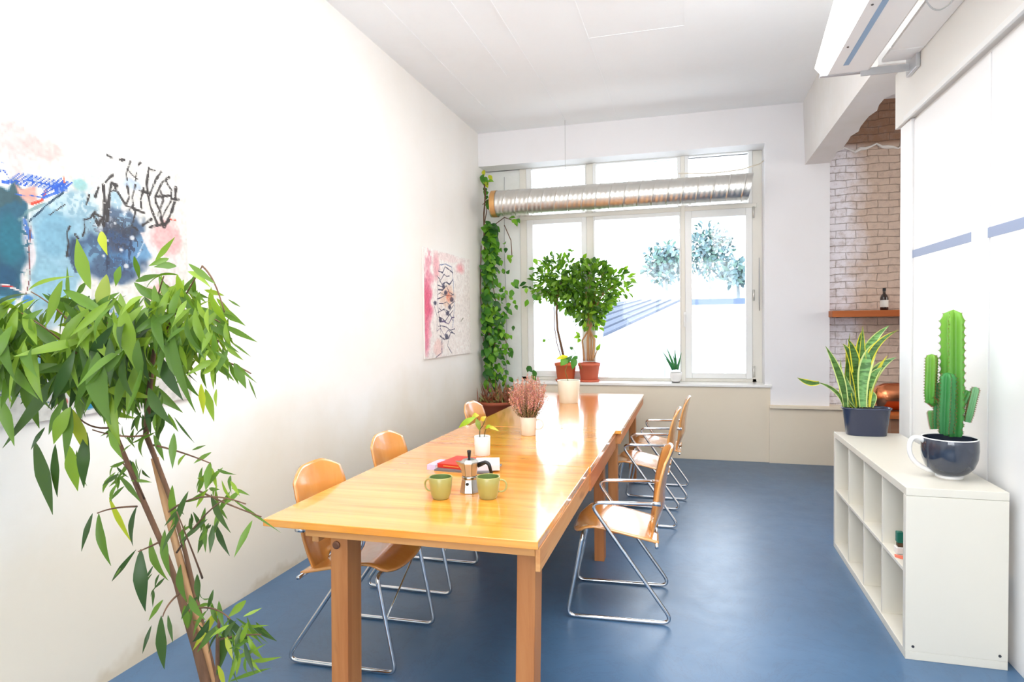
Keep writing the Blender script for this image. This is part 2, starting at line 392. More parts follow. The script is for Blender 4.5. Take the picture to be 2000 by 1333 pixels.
# window
wn = bpy.data.objects.new('window_1', None); COL.objects.link(wn); wn.location = (-.65, YW, .83); wn['kind'] = 'structure'
wn['label'] = 'wide six-pane window above the sill'
def bar(mb, x0, x1, z0, z1, d=.0, e=.07): mb.box(x0, x1, YW+d-.02, YW+e, z0, z1)
fr = MB()
X0, X1, Z0, Z1 = -1.985, .705, .828, 3.43
bar(fr, X0, -1.90, Z0, Z1); bar(fr, .66, X1+.06, Z0, Z1); bar(fr, X0, X1, 3.375, Z1); bar(fr, X0, X1, Z0, .865)
bar(fr, -1.175, -1.095, Z0, Z1); bar(fr, -.10, -.055, Z0, Z1, -.02); bar(fr, X0, X1, 2.755, 2.80, -.015)
fr.build('window_frame', M_frame, wn, bevel=.004)
def sash(x0, x1, z0, z1, g0, g1, h0, h1, name='sash'):
    s_ = MB(); a = .0
    s_.box(x0, g0, YW-.035, YW+.04, z0, z1); s_.box(g1, x1, YW-.035, YW+.04, z0, z1)
    s_.box(g0, g1, YW-.035, YW+.04, z0, h0); s_.box(g0, g1, YW-.035, YW+.04, h1, z1)
    o = s_.build(name, M_sash, wn, bevel=.004)
    p = MB().box(g0-.005, g1+.005, YW+.010, YW+.014, h0-.005, h1+.005).build('pane', M_glass, wn)
    return o
sash(-1.90, -1.175, .865, 2.755, -1.825, -1.235, .935, 2.70)
sash(-1.095, -.10, .855, 2.755, -1.078, -.117, .868, 2.712)
sr = sash(-.055, .66, .865, 2.755, .018, .592, .925, 2.675)
sash(-1.90, -1.175, 2.80, 3.375, -1.835, -1.19, 2.815, 3.36)
sash(-1.095, -.10, 2.80, 3.375, -1.058, -.137, 2.815, 3.36)
sash(-.055, .66, 2.80, 3.375, -.015, .62, 2.815, 3.365)
MB().box(-1.825, -1.235, YW-.03, YW+.03, 1.83, 1.92).build('glazing_bar', M_sash, wn, bevel=.003)
for z in (2.70, 1.79, .95): MB().tube([(.672, YW-.045, z-.06), (.672, YW-.045, z+.06)], .011, 10).build('hinge', M_steel, wn, smooth=True)
hb = MB().box(-.075, -.045, YW-.06, YW-.034, 1.50, 1.62); hb.tube(fillet([(-.06, YW-.05, 1.58), (-.06, YW-.10, 1.58), (-.06, YW-.10, 1.45)], .02), .009, 10)
hb.build('window_handle', M_sash, wn, bevel=.003)

# unseen rear window added behind the camera as an opening for fill light
rw = bpy.data.objects.new('rear_fill_window', None); COL.objects.link(rw); rw.location = (-.35, -3.05, .9); rw['kind'] = 'structure'
r_ = MB()
for x in (-1.86, -.87, .17, 1.16): r_.box(x-.04, x+.04, -3.09, -3.01, .9, 3.2)
for z in (.94, 2.4, 3.16): r_.box(-1.9, 1.2, -3.08, -3.02, z-.04, z+.04)
r_.build('window_frame', M_sash, rw)

# ------------------------------------------------------------------ outside
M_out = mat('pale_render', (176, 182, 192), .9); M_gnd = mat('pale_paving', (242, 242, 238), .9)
struct('ground', MB().box(-30, 30, 7.95, 60, -.6, -.5), M_gnd)
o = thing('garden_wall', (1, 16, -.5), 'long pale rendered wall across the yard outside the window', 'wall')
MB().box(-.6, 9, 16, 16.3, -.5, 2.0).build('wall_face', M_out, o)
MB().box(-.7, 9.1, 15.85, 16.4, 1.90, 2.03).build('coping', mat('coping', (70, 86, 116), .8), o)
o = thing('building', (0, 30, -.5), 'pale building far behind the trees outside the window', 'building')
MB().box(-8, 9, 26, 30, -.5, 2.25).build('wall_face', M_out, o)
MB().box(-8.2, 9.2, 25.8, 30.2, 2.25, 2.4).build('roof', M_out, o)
M_roof = mat('blue_grey_sheet', (66, 76, 96), .6)
o = thing('lean_to_roof', (-2, 14, -.5), 'sloping blue-grey slatted roof seen through the middle pane', 'roof')
q = [atY(1180, 600, 13.5), atY(1178, 662, 12.5), atY(1335, 589, 15.5), atY(1240, 590, 15.5)]
rb = MB()
for i in range(5):
    t0, t1 = i/5+.02, (i+1)/5-.05
    a0 = q[0].lerp(q[1], t0); a1 = q[0].lerp(q[1], t1); b0 = q[3].lerp(q[2], t0); b1 = q[3].lerp(q[2], t1); dz = Vector((0, 0, .06))
    rb.hexa([a1, a0, b0, b1, a1+dz, a0+dz, b0+dz, b1+dz])
rb.build('slats', M_roof, o)
rs = MB(); e = Vector((0, 0, .02))
for a, b in ((q[1], q[2]), (q[0], q[3])): rs.tube([a-e, b-e], .05, 6)
for k in (.1, .5, .9):
    a = q[1].lerp(q[2], k); rs.tube([a, (a.x, a.y, -.5)], .05, 6)
rs.build('posts', M_out, o)
def crown(mb, c, rx, ry, rz, n, sz, cols, rnd):
    for i in range(n):
        d = Vector((rnd.gauss(0, 1), rnd.gauss(0, 1), rnd.gauss(0, 1))).normalized(); k = rnd.random()**.4
        p = Vector(c)+Vector((d.x*rx, d.y*ry, d.z*rz))*k; ax = Vector((rnd.gauss(0, 1), rnd.gauss(0, 1), rnd.gauss(0, 1))).normalized()
        mb.leaf(p, p+ax*sz*rnd.uniform(.7, 1.3), sz*.55, d, .05, rnd.choice(cols), 3)
rnd = random.Random(3)
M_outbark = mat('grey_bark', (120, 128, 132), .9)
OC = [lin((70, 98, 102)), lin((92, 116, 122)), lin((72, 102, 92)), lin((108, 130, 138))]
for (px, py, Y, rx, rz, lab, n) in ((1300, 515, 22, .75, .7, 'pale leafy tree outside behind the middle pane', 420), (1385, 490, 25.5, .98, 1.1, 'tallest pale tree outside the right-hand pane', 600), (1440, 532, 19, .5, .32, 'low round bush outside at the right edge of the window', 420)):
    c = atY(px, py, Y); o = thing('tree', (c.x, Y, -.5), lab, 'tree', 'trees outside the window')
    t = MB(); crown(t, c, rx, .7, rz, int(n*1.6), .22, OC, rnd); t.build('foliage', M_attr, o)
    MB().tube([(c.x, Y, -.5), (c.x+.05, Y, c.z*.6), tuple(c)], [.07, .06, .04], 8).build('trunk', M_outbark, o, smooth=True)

# ------------------------------------------------------------------ duct, wires, cable
dy, dz_, dr = 7.0, 2.885, .145
o = thing('ventilation_duct', (-.77, dy, dz_), 'ribbed galvanised round duct hanging across the window', 'duct')
d = MB(); prof = []
xa, xb = -2.17, .60; n = 560
for i in range(n+1):
    t = i/n; x = xa+(xb-xa)*t; ph = (x-xa)/.15 % 1
    rr = dr+(.004 if ph < .06 else 0)+.0009*math.sin((x-xa)/.05*2*PI)
    prof.append((x, rr))
vs = []; fs = []; nk = 40
for i, (x, rr) in enumerate(prof):
    for k in range(nk):
        a = 2*PI*k/nk; sk = .03*math.sin(a); vs.append((x+sk, dy+rr*math.cos(a), dz_+rr*math.sin(a)))
for i in range(n):
    for k in range(nk): fs.append((i*nk+k, i*nk+(k+1) % nk, (i+1)*nk+(k+1) % nk, (i+1)*nk+k))
d.add(vs, fs); d.build('duct_body', M_steel, o, smooth=True)
M1 = Matrix.Rotation(PI/2, 3, 'Y')
MB().lathe([(dr+.006, -.03), (dr+.006, .03)], (xa+.02, dy, dz_), 40, M=M1).build('end_collar', mat('amber_collar', (222, 170, 110), .35, .8), o, smooth=True)
for x in (-1.33,):
    MB().tube([(x, dy, dz_+dr-.01), (x, dy, ZC)], .0025, 6).build('hanging_wire', M_wire, o)
pts = [atY(1484, 320, 7.12), atY(1450, 331, 7.0), atY(1400, 338, 6.97), atY(1325, 339, 6.96)]
c_ = []
for i in range(3): c_ += [pts[i].lerp(pts[i+1], k/4) for k in range(4)]
c_.append(pts[-1])
o = MB().tube([(.752, 7.24, 3.20)]+c_, .007, 8).build('cable', M_cable, None, smooth=True, offset=pts[1]); tag(o, 'thin cream cable running from the window reveal along the duct', 'cable')
o = MB().tube([(.73, 7.455, 2.2), (.735, 7.45, 1.9), (.73, 7.45, 1.62), (.725, 7.45, 1.70), (.728, 7.455, 2.2)], .003, 6).build('blind_cord', M_wire, None, smooth=True, offset=(.73, 7.45, 1.9))
tag(o, 'thin looped cord hanging beside the right window jamb', 'cord')

# ------------------------------------------------------------------ ceiling light boxing at top right
zt = 3.05
bx = thing('ceiling_light', (1.0, 2.5, zt), 'long white boxed ceiling light with a bright strip, running along the beam', 'light fixture')
YE = 4.42
def slab(x0, x1, y0, y1, z, t=.02): return MB().box(x0, x1, y0, y1, z, z+t)
lb = MB()   # sloping bright strip on the left
lb.hexa([(.775, 0, zt), (.83, 0, zt), (.835, YE, zt), (.80, YE, zt), (.60, 0, ZC-.02), (.70, 0, ZC-.02), (.80, YE, zt+.06), (.76, YE, zt+.05)])
lb.build('light_strip', M_tube, bx)
slab(.832, 1.06, 0, YE, zt).build('housing_panel', M_panel, bx, bevel=.003)
ch = MB(); ch.box(1.06, 1.065, 0, YE, zt, zt+.16); ch.box(1.06, 1.16, 0, YE, zt+.16, zt+.165); ch.build('channel', M_beam, bx)
slab(1.13, 1.305, 0, 4.20, zt+.03).build('cover_panel', M_panel, bx, bevel=.003)
slab(1.13, 1.305, 4.215, YE-.03, zt+.03).build('cover_panel', M_panel, bx, bevel=.003)
MB().box(.895, .925, 0, 4.28, zt-.002, zt).build('tape_strip', M_bluetape, bx)
bk = MB(); bk.box(.79, 1.30, YE, YE+.03, zt-.005, zt+.02); bk.box(1.02, 1.30, YE-.012, YE, zt-.03, zt+.012); bk.box(1.285, 1.308, YE-.13, YE+.05, zt-.05, zt+.09)
bk.build('mounting_rail', mat('rail_metal', (196, 196, 198), .35, .6), bx, bevel=.002)
for (x, y) in ((.86, 4.0), (.86, 3.5), (.87, 3.1)): MB().tube([(x, y, zt-.004), (x, y, zt+.002)], .006, 8).build('screw', M_darkmetal, bx)
o = MB().tube(bez((1.05, 3.45, zt+.05), (1.16, 3.62, zt-.17), (1.30, 3.55, zt+.12), 14), .004, 8).build('lamp_cable', M_wire, None, smooth=True, offset=(1.15, 3.5, zt)); tag(o, 'white cable sagging below the ceiling light boxing', 'cable')

# tapes on the right panels
for (x0, y0, x1, y1, lab) in ((1778, 498, 1897, 463, 'grey-blue tape strip on the white panel nearer the window'), (1930, 455, 2012, 432, 'grey-blue tape strip on the panel at the right edge of the photo')):
    a = atX(x0, y0, WX); b = atX(x1, y1, WX); t = .024
    o = MB().hexa([(WX-.002, a.y, a.z-t), (WX, a.y, a.z-t), (WX, b.y, b.z-t), (WX-.002, b.y, b.z-t), (WX-.002, a.y, a.z+t), (WX, a.y, a.z+t), (WX, b.y, b.z+t), (WX-.002, b.y, b.z+t)]).build('tape_strip', M_tape, None, offset=(WX, a.y, a.z))
    tag(o, lab, 'tape', 'tape strips on the white panels')

# ------------------------------------------------------------------ wall shelf, bottle, copper vessel in the side room
o = MB().box(1.375, 2.6, 7.02, 7.36, 1.535, 1.60).build('wall_shelf', M_shelfwood, None, bevel=.003, offset=(1.9, 7.3, 1.535)); tag(o, 'thick brown wooden shelf board on the brick wall', 'shelf')
bc = atY(1728, 611, 7.12); bl = thing('bottle', (bc.x, 7.14, 1.60), 'small dark glass bottle with white label on the brown wall shelf', 'bottle')
B0 = Vector((bc.x, 7.14, 1.60))
MB().lathe([(.0, 0), (.034, 0), (.037, .01), (.037, .12), (.03, .145), (.014, .165), (.012, .20), (.012, .205), (0, .205)], B0, 24).build('bottle_body', M_bottle, bl, smooth=True)
MB().lathe([(.015, .19), (.015, .222), (0, .222)], B0, 16).build('cap', M_black, bl, smooth=True)
MB().lathe([(.0376, .03), (.0376, .10)], B0, 24).build('bottle_label', M_label, bl, smooth=True)
cc = atY(1738, 775, 6.4)
cp = thing('copper_vessel', (cc.x, 6.4, cc.z), 'rounded shiny copper vessel behind the snake plant', 'vessel')
MR = Matrix.Rotation(PI/2, 3, 'Y')
MB().lathe([(0, -.22), (.05, -.215), (.095, -.19), (.12, -.13), (.125, 0), (.125, .30), (.11, .34), (0, .35)], (cc.x+.08, 6.4, cc.z), 32, M=MR).build('vessel_body', M_copper, cp, smooth=True)
MB().lathe([(.05, 0), (.05, .03), (.03, .05), (.03, .12), (0, .12)], (cc.x+.18, 6.4, cc.z+.11), 24).build('vessel_neck', M_copper, cp, smooth=True)
ct = thing('counter', (2.2, 6.4, 0), 'brown counter block in the room beyond the opening', 'counter')
MB().box(cc.x-.06, 3.4, 6.15, 6.7, 0, cc.z-.165).build('counter_body', wood('counter_wood', (150, 104, 76), (168, 120, 90), (90, 60, 40), 'X', .6, 0), ct, bevel=.004)
MB().box(cc.x-.08, 3.42, 6.12, 6.72, cc.z-.165, cc.z-.128).build('counter_top', M_shelfwood, ct, bevel=.004)

# ------------------------------------------------------------------ paintings (pigment laid out on the canvas itself)
def vnoise(h, w, cell, seed):
    rg = np.random.RandomState(seed); gh, gw = int(h/cell)+3, int(w/cell)+3; g = rg.rand(gh, gw)
    yy = np.arange(h)/cell; xx = np.arange(w)/cell; y0 = yy.astype(int); x0 = xx.astype(int)
    fy = (yy-y0)[:, None]; fx = (xx-x0)[None, :]; fy = fy*fy*(3-2*fy); fx = fx*fx*(3-2*fx)
    return (g[y0][:, x0]*(1-fx)+g[y0][:, x0+1]*fx)*(1-fy)+(g[y0+1][:, x0]*(1-fx)+g[y0+1][:, x0+1]*fx)*fy
class Canvas:
    def __init__(s, y0, y1, z0, z1, step, base, seed=1):
        s.y0, s.y1, s.z0, s.z1 = y0, y1, z0, z1; s.w = int((y1-y0)/step); s.h = int((z1-z0)/step)
        s.Y, s.Z = np.meshgrid(y0+(np.arange(s.w)+.5)*(y1-y0)/s.w, z0+(np.arange(s.h)+.5)*(z1-z0)/s.h)
        s.im = np.ones((s.h, s.w, 3))*np.array(base)/255.
        s.n = [vnoise(s.h, s.w, c, seed+i) for i, c in enumerate((40, 14, 5, 2))]
        s.ns = .4*s.n[0]+.3*s.n[1]+.2*s.n[2]+.1*s.n[3]
    def map(s, p):       # photo pixel on the wall -> canvas y, z
        q = atX(p[0], p[1], XL+.03); return q.y, q.z
    def put(s, a, col): s.im = s.im*(1-a[..., None])+np.array(col)/255.*a[..., None]
    def blob(s, c, r, col, alpha=1., edge=.35, rough=.8, grit=0):
        cy, cz = s.map(c); e = s.map((c[0]+r[0], c[1])); g = s.map((c[0], c[1]+r[1])); ry = abs(e[0]-cy); rz = abs(g[1]-cz)
        d = np.sqrt(((s.Y-cy)/ry)**2+((s.Z-cz)/rz)**2)+(s.ns-.5)*rough
        a = np.clip((1-d)/edge, 0, 1)*alpha
        if grit: a = a*np.where(s.n[3]*.6+s.n[2]*.4 > grit, 1, .12)
        s.put(a, col)
    def poly(s, pts, col, alpha=1., edge=.012, rough=.02, grit=0):
        P = [s.map(p) for p in pts]; ins = np.zeros_like(s.Y, bool); dm = np.full_like(s.Y, 9.)
        Yn = s.Y+(s.n[1]-.5)*rough*2; Zn = s.Z+(s.n[2]-.5)*rough*2
        for i in range(len(P)):
            (a, b), (c, d) = P[i], P[(i+1) % len(P)]
            cond = ((b > Zn) != (d > Zn)) & (Yn < (c-a)*(Zn-b)/((d-b) or 1e-9)+a); ins ^= cond
            dm = np.minimum(dm, s.seg(Yn, Zn, a, b, c, d))
        a = np.where(ins, np.clip(dm/edge, 0, 1), 0)*alpha
        if grit: a = a*np.where(s.n[3]*.5+s.n[2]*.5 > grit, 1, .1)
        s.put(a, col)
    @staticmethod
    def seg(Y, Z, a, b, c, d):
        l = (c-a)**2+(d-b)**2+1e-12; t = np.clip(((Y-a)*(c-a)+(Z-b)*(d-b))/l, 0, 1)
        return np.hypot(Y-a-t*(c-a), Z-b-t*(d-b))
    def stroke(s, pts, wpx, col, alpha=1., rough=.5, grit=.25):
        P = [s.map(p) for p in pts]; dm = np.full_like(s.Y, 9.)
        e = s.map((pts[0][0], pts[0][1]+wpx)); w = abs(e[1]-P[0][1])/2
        for i in range(len(P)-1): dm = np.minimum(dm, s.seg(s.Y, s.Z, *P[i], *P[i+1]))
        a = np.clip((w*(1+(s.n[2]-.5)*rough*2)-dm)/(w*.5), 0, 1)*alpha
        if grit: a = a*np.where(s.n[3] > grit, 1, .35)
        s.put(a, col)
    def make(s, name, label, depth=.018, alb=.66):
        s.im = np.clip(s.im*(1+(s.n[3]-.5)[..., None]*.10+(s.n[2]-.5)[..., None]*.08), 0, 1)
        o = thing(name, (XL+.002, (s.y0+s.y1)/2, (s.z0+s.z1)/2), label, 'painting')
        me = bpy.data.meshes.new('canvas'); x = XL+.002+depth; off = o.location; h, w = s.h, s.w
        ys = s.y0+np.arange(w+1)*(s.y1-s.y0)/w-off.y; zs = s.z0+np.arange(h+1)*(s.z1-s.z0)/h-off.z
        Yg, Zg = np.meshgrid(ys, zs); V = np.stack([np.full(Yg.size, x-off.x), Yg.ravel(), Zg.ravel()], 1)
        i, j = np.meshgrid(np.arange(w), np.arange(h)); b = (j*(w+1)+i).ravel()
        Fc = np.stack([b, b+1, b+w+2, b+w+1], 1)
        me.from_pydata(V.tolist(), [], Fc.tolist()); me.update()
        at = me.color_attributes.new('tint', 'FLOAT_COLOR', 'CORNER')
        c = s.im.reshape(-1, 3); c = np.where(c <= .04045, c/12.92, ((c+.055)/1.055)**2.4)*alb
        c = np.concatenate([c, np.ones((len(c), 1))], 1); at.data.foreach_set('color', np.repeat(c, 4, axis=0).ravel().astype(np.float32))
        me.materials.append(M_attr); cv = bpy.data.objects.new('canvas', me); COL.objects.link(cv); cv.parent = o
        MB().box(XL+.002, x-.0015, s.y0, s.y1, s.z0, s.z1).build('stretcher', M_paper, o)
        return o
K = (62, 58, 58)
c = Canvas(.75, 2.60, 1.165, 2.285, .0055, (243, 241, 234), 5)
c.blob((40, 275), (70, 45), (244, 212, 208), .8); c.blob((90, 290), (50, 22), (244, 206, 200), .7); c.blob((35, 320), (18, 60), (246, 222, 218), .8)
c.blob((120, 350), (60, 30), (240, 238, 228), .6)
c.poly([(-300, 355), (40, 357), (68, 372), (66, 440), (62, 520), (48, 580), (-300, 600)], (52, 104, 128)); c.poly([(-300, 358), (30, 360), (62, 378), (50, 400), (-300, 405)], (70, 98, 104), .85)
c.blob((25, 470), (32, 60), (40, 130, 148), .55); c.blob((8, 540), (40, 30), (38, 84, 120), .7)
c.poly([(64, 420), (110, 385), (150, 370), (200, 400), (205, 470), (160, 560), (140, 620), (60, 640), (62, 520)], (150, 192, 212), .95, .02)
c.blob((110, 460), (45, 60), (128, 180, 205), .8); c.blob((105, 560), (50, 70), (150, 196, 216), .9); c.blob((130, 400), (40, 26), (196, 222, 230), .8, grit=.4)
c.blob((165, 385), (45, 45), (205, 224, 228), .8, grit=.45); c.blob((160, 360), (16, 14), (140, 205, 205), .7); c.blob((185, 330), (40, 30), (226, 236, 238), .6)
c.poly([(30, 362), (84, 366), (86, 390), (70, 402), (40, 382)], (246, 178, 164)); c.stroke([(34, 380), (84, 384)], 3, (60, 110, 205)); c.stroke([(66, 398), (86, 392), (94, 372)], 6, (232, 80, 60))
for i in range(13): c.stroke([(18+i*8.5, 356+i*1.4), (42+i*8.5, 338+i*1.6)], 5.2, (48, 100, 208), 1, .4)
c.stroke([(10, 355), (60, 352), (95, 360), (134, 372)], 6, (52, 104, 210)); c.stroke([(88, 386), (134, 368)], 7, (60, 112, 212)); c.stroke([(86, 380), (130, 358)], 4, (48, 96, 200)); c.stroke([(90, 374), (124, 348)], 3, (48, 96, 200))
c.stroke([(0, 330), (14, 336), (24, 352), (20, 358)], 2.6, (60, 100, 205)); c.stroke([(-4, 336), (16, 332)], 2.4, (60, 100, 205)); c.stroke([(2, 318), (12, 318)], 3, (170, 180, 220)); c.stroke([(128, 345), (130, 356)], 4, (235, 120, 90)); c.stroke([(-60, 350), (-10, 340)], 3, (48, 96, 200))
c.stroke([(62, 432), (74, 420), (100, 396), (128, 376)], 5, (44, 74, 96)); c.stroke([(100, 420), (130, 400)], 3, K); c.stroke([(42, 430), (60, 412), (90, 398)], 9, (120, 156, 160), .8)
c.poly([(48, 430), (66, 426), (66, 500), (60, 560), (52, 580), (48, 500)], (235, 225, 228), .9, .01, .03, .35); c.poly([(50, 430), (64, 430), (66, 470), (52, 470)], (60, 112, 190), .9, .008, .03, .45)
c.stroke([(55, 575), (62, 545), (60, 500), (64, 440)], 3, (120, 60, 60), .8); c.stroke([(-40, 560), (20, 558), (50, 572)], 6, (236, 226, 226)); c.stroke([(-20, 556), (40, 562)], 2, (200, 50, 50))
c.blob((15, 590), (26, 14), (92, 160, 205)); c.blob((58, 588), (14, 16), (84, 150, 210)); c.blob((100, 620), (40, 30), (178, 206, 220), .9)
# lower part
c.blob((30, 720), (50, 50), (186, 208, 224), .9, grit=.35); c.blob((30, 690), (22, 24), (96, 190, 205), .7, grit=.4); c.blob((62, 745), (14, 12), (210, 60, 60), .8); c.blob((100, 740), (40, 40), (214, 222, 234), .8); c.blob((175, 790), (24, 14), (50, 150, 196)); c.blob((125, 786), (14, 10), (214, 70, 60)); c.blob((0, 745), (20, 40), (60, 76, 110), .7, grit=.4); c.stroke([(55, 802), (110, 782)], 3, (50, 60, 100)); c.stroke([(20, 770), (120, 792)], 3, (90, 170, 180))
c.blob((200, 640), (70, 70), (120, 160, 190), .9, grit=.3); c.blob((90, 680), (50, 40), (120, 176, 200), .9, grit=.3); c.blob((-80, 500), (60, 120), (90, 130, 160), .8)
# right dark mass
c.poly([(206, 400), (222, 395), (250, 410), (290, 430), (300, 470), (298, 520), (250, 560), (200, 560), (150, 520), (130, 480), (150, 455), (200, 452)], (78, 104, 136), .95, .03)
c.blob((235, 450), (40, 30), (70, 76, 88), .9, grit=.3); c.blob((225, 480), (45, 40), (66, 96, 140), .8, grit=.35); c.blob((150, 490), (18, 34), (60, 84, 110), .9); c.blob((230, 510), (30, 22), (86, 150, 200), .7, grit=.4); c.blob((215, 455), (50, 60), (90, 92, 104), .6, grit=.55)
c.blob((285, 485), (24, 26), (118, 168, 208), .9); c.blob((262, 500), (16, 30), (110, 160, 205), .8); c.blob((230, 390), (16, 22), (176, 212, 228), .9); c.blob((262, 360), (26, 14), (196, 214, 236), .9); c.blob((245, 430), (18, 16), (150, 190, 215), .8, grit=.4)
c.blob((190, 500), (40, 40), (120, 170, 200), .8, grit=.5); c.blob((250, 470), (40, 30), (60, 66, 84), .8, grit=.6); c.blob((215, 520), (50, 30), (70, 84, 110), .8, grit=.5); c.blob((240, 410), (40, 26), (225, 232, 240), .8, grit=.6); c.blob((200, 430), (30, 30), (215, 228, 236), .8, grit=.62)
c.stroke([(210, 440), (214, 490), (212, 530)], 9, (52, 58, 78), .8, .8, .45); c.stroke([(150, 470), (140, 500), (152, 530)], 8, (54, 70, 96), .8, .8, .4); c.stroke([(262, 450), (256, 500), (262, 540)], 7, (60, 76, 104), .8, .8, .4); c.stroke([(270, 505), (286, 470), (300, 500)], 4, (210, 226, 240), .8, .8, .4)
for p in ((228, 436), (214, 470), (240, 488), (262, 465), (206, 500), (250, 520)): c.blob(p, (5, 5), (236, 240, 244), .9, .5, 1.6)
c.poly([(272, 455), (302, 438), (330, 430), (350, 440), (354, 560), (300, 600), (302, 500)], (246, 236, 234), .95); c.blob((330, 470), (32, 42), (244, 188, 186), .85); c.blob((318, 575), (30, 22), (242, 186, 182), .8); c.stroke([(334, 428), (346, 430)], 5, (220, 70, 50))
St = [[(206, 362), (208, 400), (206, 440)], [(218, 372), (222, 358), (232, 362), (228, 372), (218, 374), (216, 400), (213, 430)], [(234, 376), (250, 402), (285, 416)], [(252, 362), (256, 385), (250, 400)], [(268, 362), (262, 385), (264, 400), (256, 410)], [(258, 316), (250, 340), (252, 350)], [(252, 330), (262, 342), (272, 350)], [(270, 338), (268, 352)], [(294, 328), (290, 360), (296, 400), (310, 436)], [(294, 330), (306, 333)], [(318, 336), (308, 350), (296, 380)], [(334, 346), (320, 356), (306, 385), (310, 400)], [(326, 352), (338, 372), (338, 392), (326, 412), (318, 430)], [(308, 384), (336, 382)], [(308, 396), (316, 412), (322, 436)], [(347, 366), (345, 392), (336, 420), (326, 440)], [(340, 388), (353, 390)], [(284, 368), (278, 390), (280, 406)], [(290, 376), (276, 372)], [(296, 444), (322, 438), (334, 430)], [(282, 440), (300, 428)], [(268, 415), (262, 440), (272, 450)], [(190, 412), (180, 426), (168, 430)], [(168, 428), (170, 445), (166, 460)], [(186, 420), (196, 440), (204, 424), (190, 418)], [(140, 442), (134, 456), (138, 476), (134, 500)], [(150, 458), (156, 464)], [(214, 303), (222, 308)], [(238, 312), (246, 312)], [(278, 318), (274, 322)], [(196, 366), (190, 384)], [(178, 380), (172, 400)], [(224, 342), (216, 348), (210, 356)]]
for i, s_ in enumerate(St): c.stroke(s_, 8 if i in (0, 1, 8, 14, 15) else 5.8, K, .95, .5, .2)
c.stroke([(316, 372), (322, 392), (312, 420)], 8, K, .8, .6, .4); c.stroke([(318, 425), (324, 442)], 12, K, .9)
c.make('painting', 'large abstract painting of blue, pink and black scribbles, partly behind the ficus')
c = Canvas(5.50, 6.78, 1.186, 2.24, .0055, (249, 242, 238), 9)
c.poly([(828, 488), (845, 492), (850, 560), (846, 640), (838, 700), (828, 701)], (238, 150, 170), .75, .08, .08); c.blob((836, 590), (11, 70), (226, 84, 122), .85, .5); c.blob((834, 660), (9, 36), (232, 120, 150), .7, .6); c.blob((854, 520), (8, 36), (240, 160, 172), .7, .6); c.blob((900, 525), (12, 14), (244, 150, 158), .75, .7); c.blob((880, 505), (30, 10), (246, 214, 214), .5)
c.blob((858, 680), (10, 20), (246, 196, 190), .5); c.blob((875, 580), (18, 26), (246, 206, 180), .6)
NV = (46, 44, 74)
rr = random.Random(12)
c.stroke([(859, 530), (860, 518), (872, 516), (884, 522), (887, 550), (889, 600), (886, 640)], 2.4, (80, 100, 150), .8); c.stroke([(857, 545), (856, 590), (862, 640), (866, 690)], 1.8, NV, .7); c.stroke([(848, 590), (856, 620), (855, 650)], 1.8, NV, .7)
for i in range(15):
    y = 530+i*9; x0 = 858+rr.uniform(-3, 4); p = [(x0, y)]
    for k in range(4): p.append((min(890, p[-1][0]+rr.uniform(4, 10)), y+rr.uniform(-9, 9)))
    c.stroke(p, rr.choice((1.8, 2.4, 3.2)), NV if rr.random() < .75 else (80, 60, 110), .85, .5, .1)
for (x, y) in ((852, 592), (872, 572), (880, 600), (876, 612), (884, 586), (862, 625), (874, 658), (868, 560)): c.blob((x, y), (4, 6), NV, .85, .5)
c.stroke([(880, 655), (876, 676), (884, 690)], 2.4, NV, .8); c.stroke([(866, 660), (864, 690), (852, 700)], 2, NV, .8); c.stroke([(902, 628), (906, 622)], 3, (60, 70, 50))
c.blob((878, 580), (7, 14), (232, 110, 70), .6, .6, grit=.4)
c.make('painting', 'small pink and white abstract painting with a dark scribbled figure, near the window', alb=.95)

# ------------------------------------------------------------------ tables
TZ = .755
def table_leg(mb_name, x, y, wx, wy, z1, parent, dx=0, dy=0, bolt=False):
    m = MB(); a, b = wx/2, wy/2
    m.hexa([(x+dx-a, y+dy-b, 0), (x+dx+a, y+dy-b, 0), (x+dx+a, y+dy+b, 0), (x+dx-a, y+dy+b, 0), (x-a, y-b, z1), (x+a, y-b, z1), (x+a, y+b, z1), (x-a, y+b, z1)])
    o = m.build('leg', M_leg, parent, bevel=.003)
    return o
t1 = thing('dining_table', (-1.07, 3.29, 0), 'long pine table in front, with the mugs and coffee maker on it', 'table', 'pine tables set end to end')
MB().box(-1.635, -.515, 2.13, 3.30, TZ-.030, TZ).build('tabletop', M_top, t1, bevel=.003)
MB().box(-1.635, -.508, 3.303, 4.46, TZ-.030, TZ).build('tabletop', M_top, t1, bevel=.003)
M_aprx = wood('pine_apron_cross', (206, 146, 82), (228, 172, 108), (120, 74, 36), 'X', .55, 0)
M_aprd = wood('pine_apron_dark', (196, 126, 70), (216, 150, 92), (120, 74, 36), 'Y', .5, 0)
MB().box(-1.46, -.532, 2.155, 2.19, .692, TZ-.030).build('apron', M_aprx, t1, bevel=.002)
MB().box(-.530, -.512, 2.15, 3.28, .640, TZ-.0305).build('apron', M_apron, t1, bevel=.002)
MB().box(-.530, -.506, 3.282, 4.44, .632, TZ-.0305).build('apron', M_aprd, t1, bevel=.002)
MB().box(-1.46, -1.43, 2.20, 4.44, .655, TZ-.030).build('apron', M_apron, t1, bevel=.002)
MB().box(-1.42, -.54, 4.40, 4.43, .665, TZ-.030).build('apron', M_aprx, t1, bevel=.002)
l1 = table_leg('leg', -1.347, 2.27, .075, .11, TZ-.031, t1, -.012, 0)
MB().lathe([(0, 0), (.016, 0), (.016, .006), (.009, .008), (0, .008)], (-1.358, 2.214, .645), 12, M=Matrix.Rotation(PI/2, 3, 'X')).build('bolt', mat('bolt_head', (120, 80, 60), .4, .5), l1)
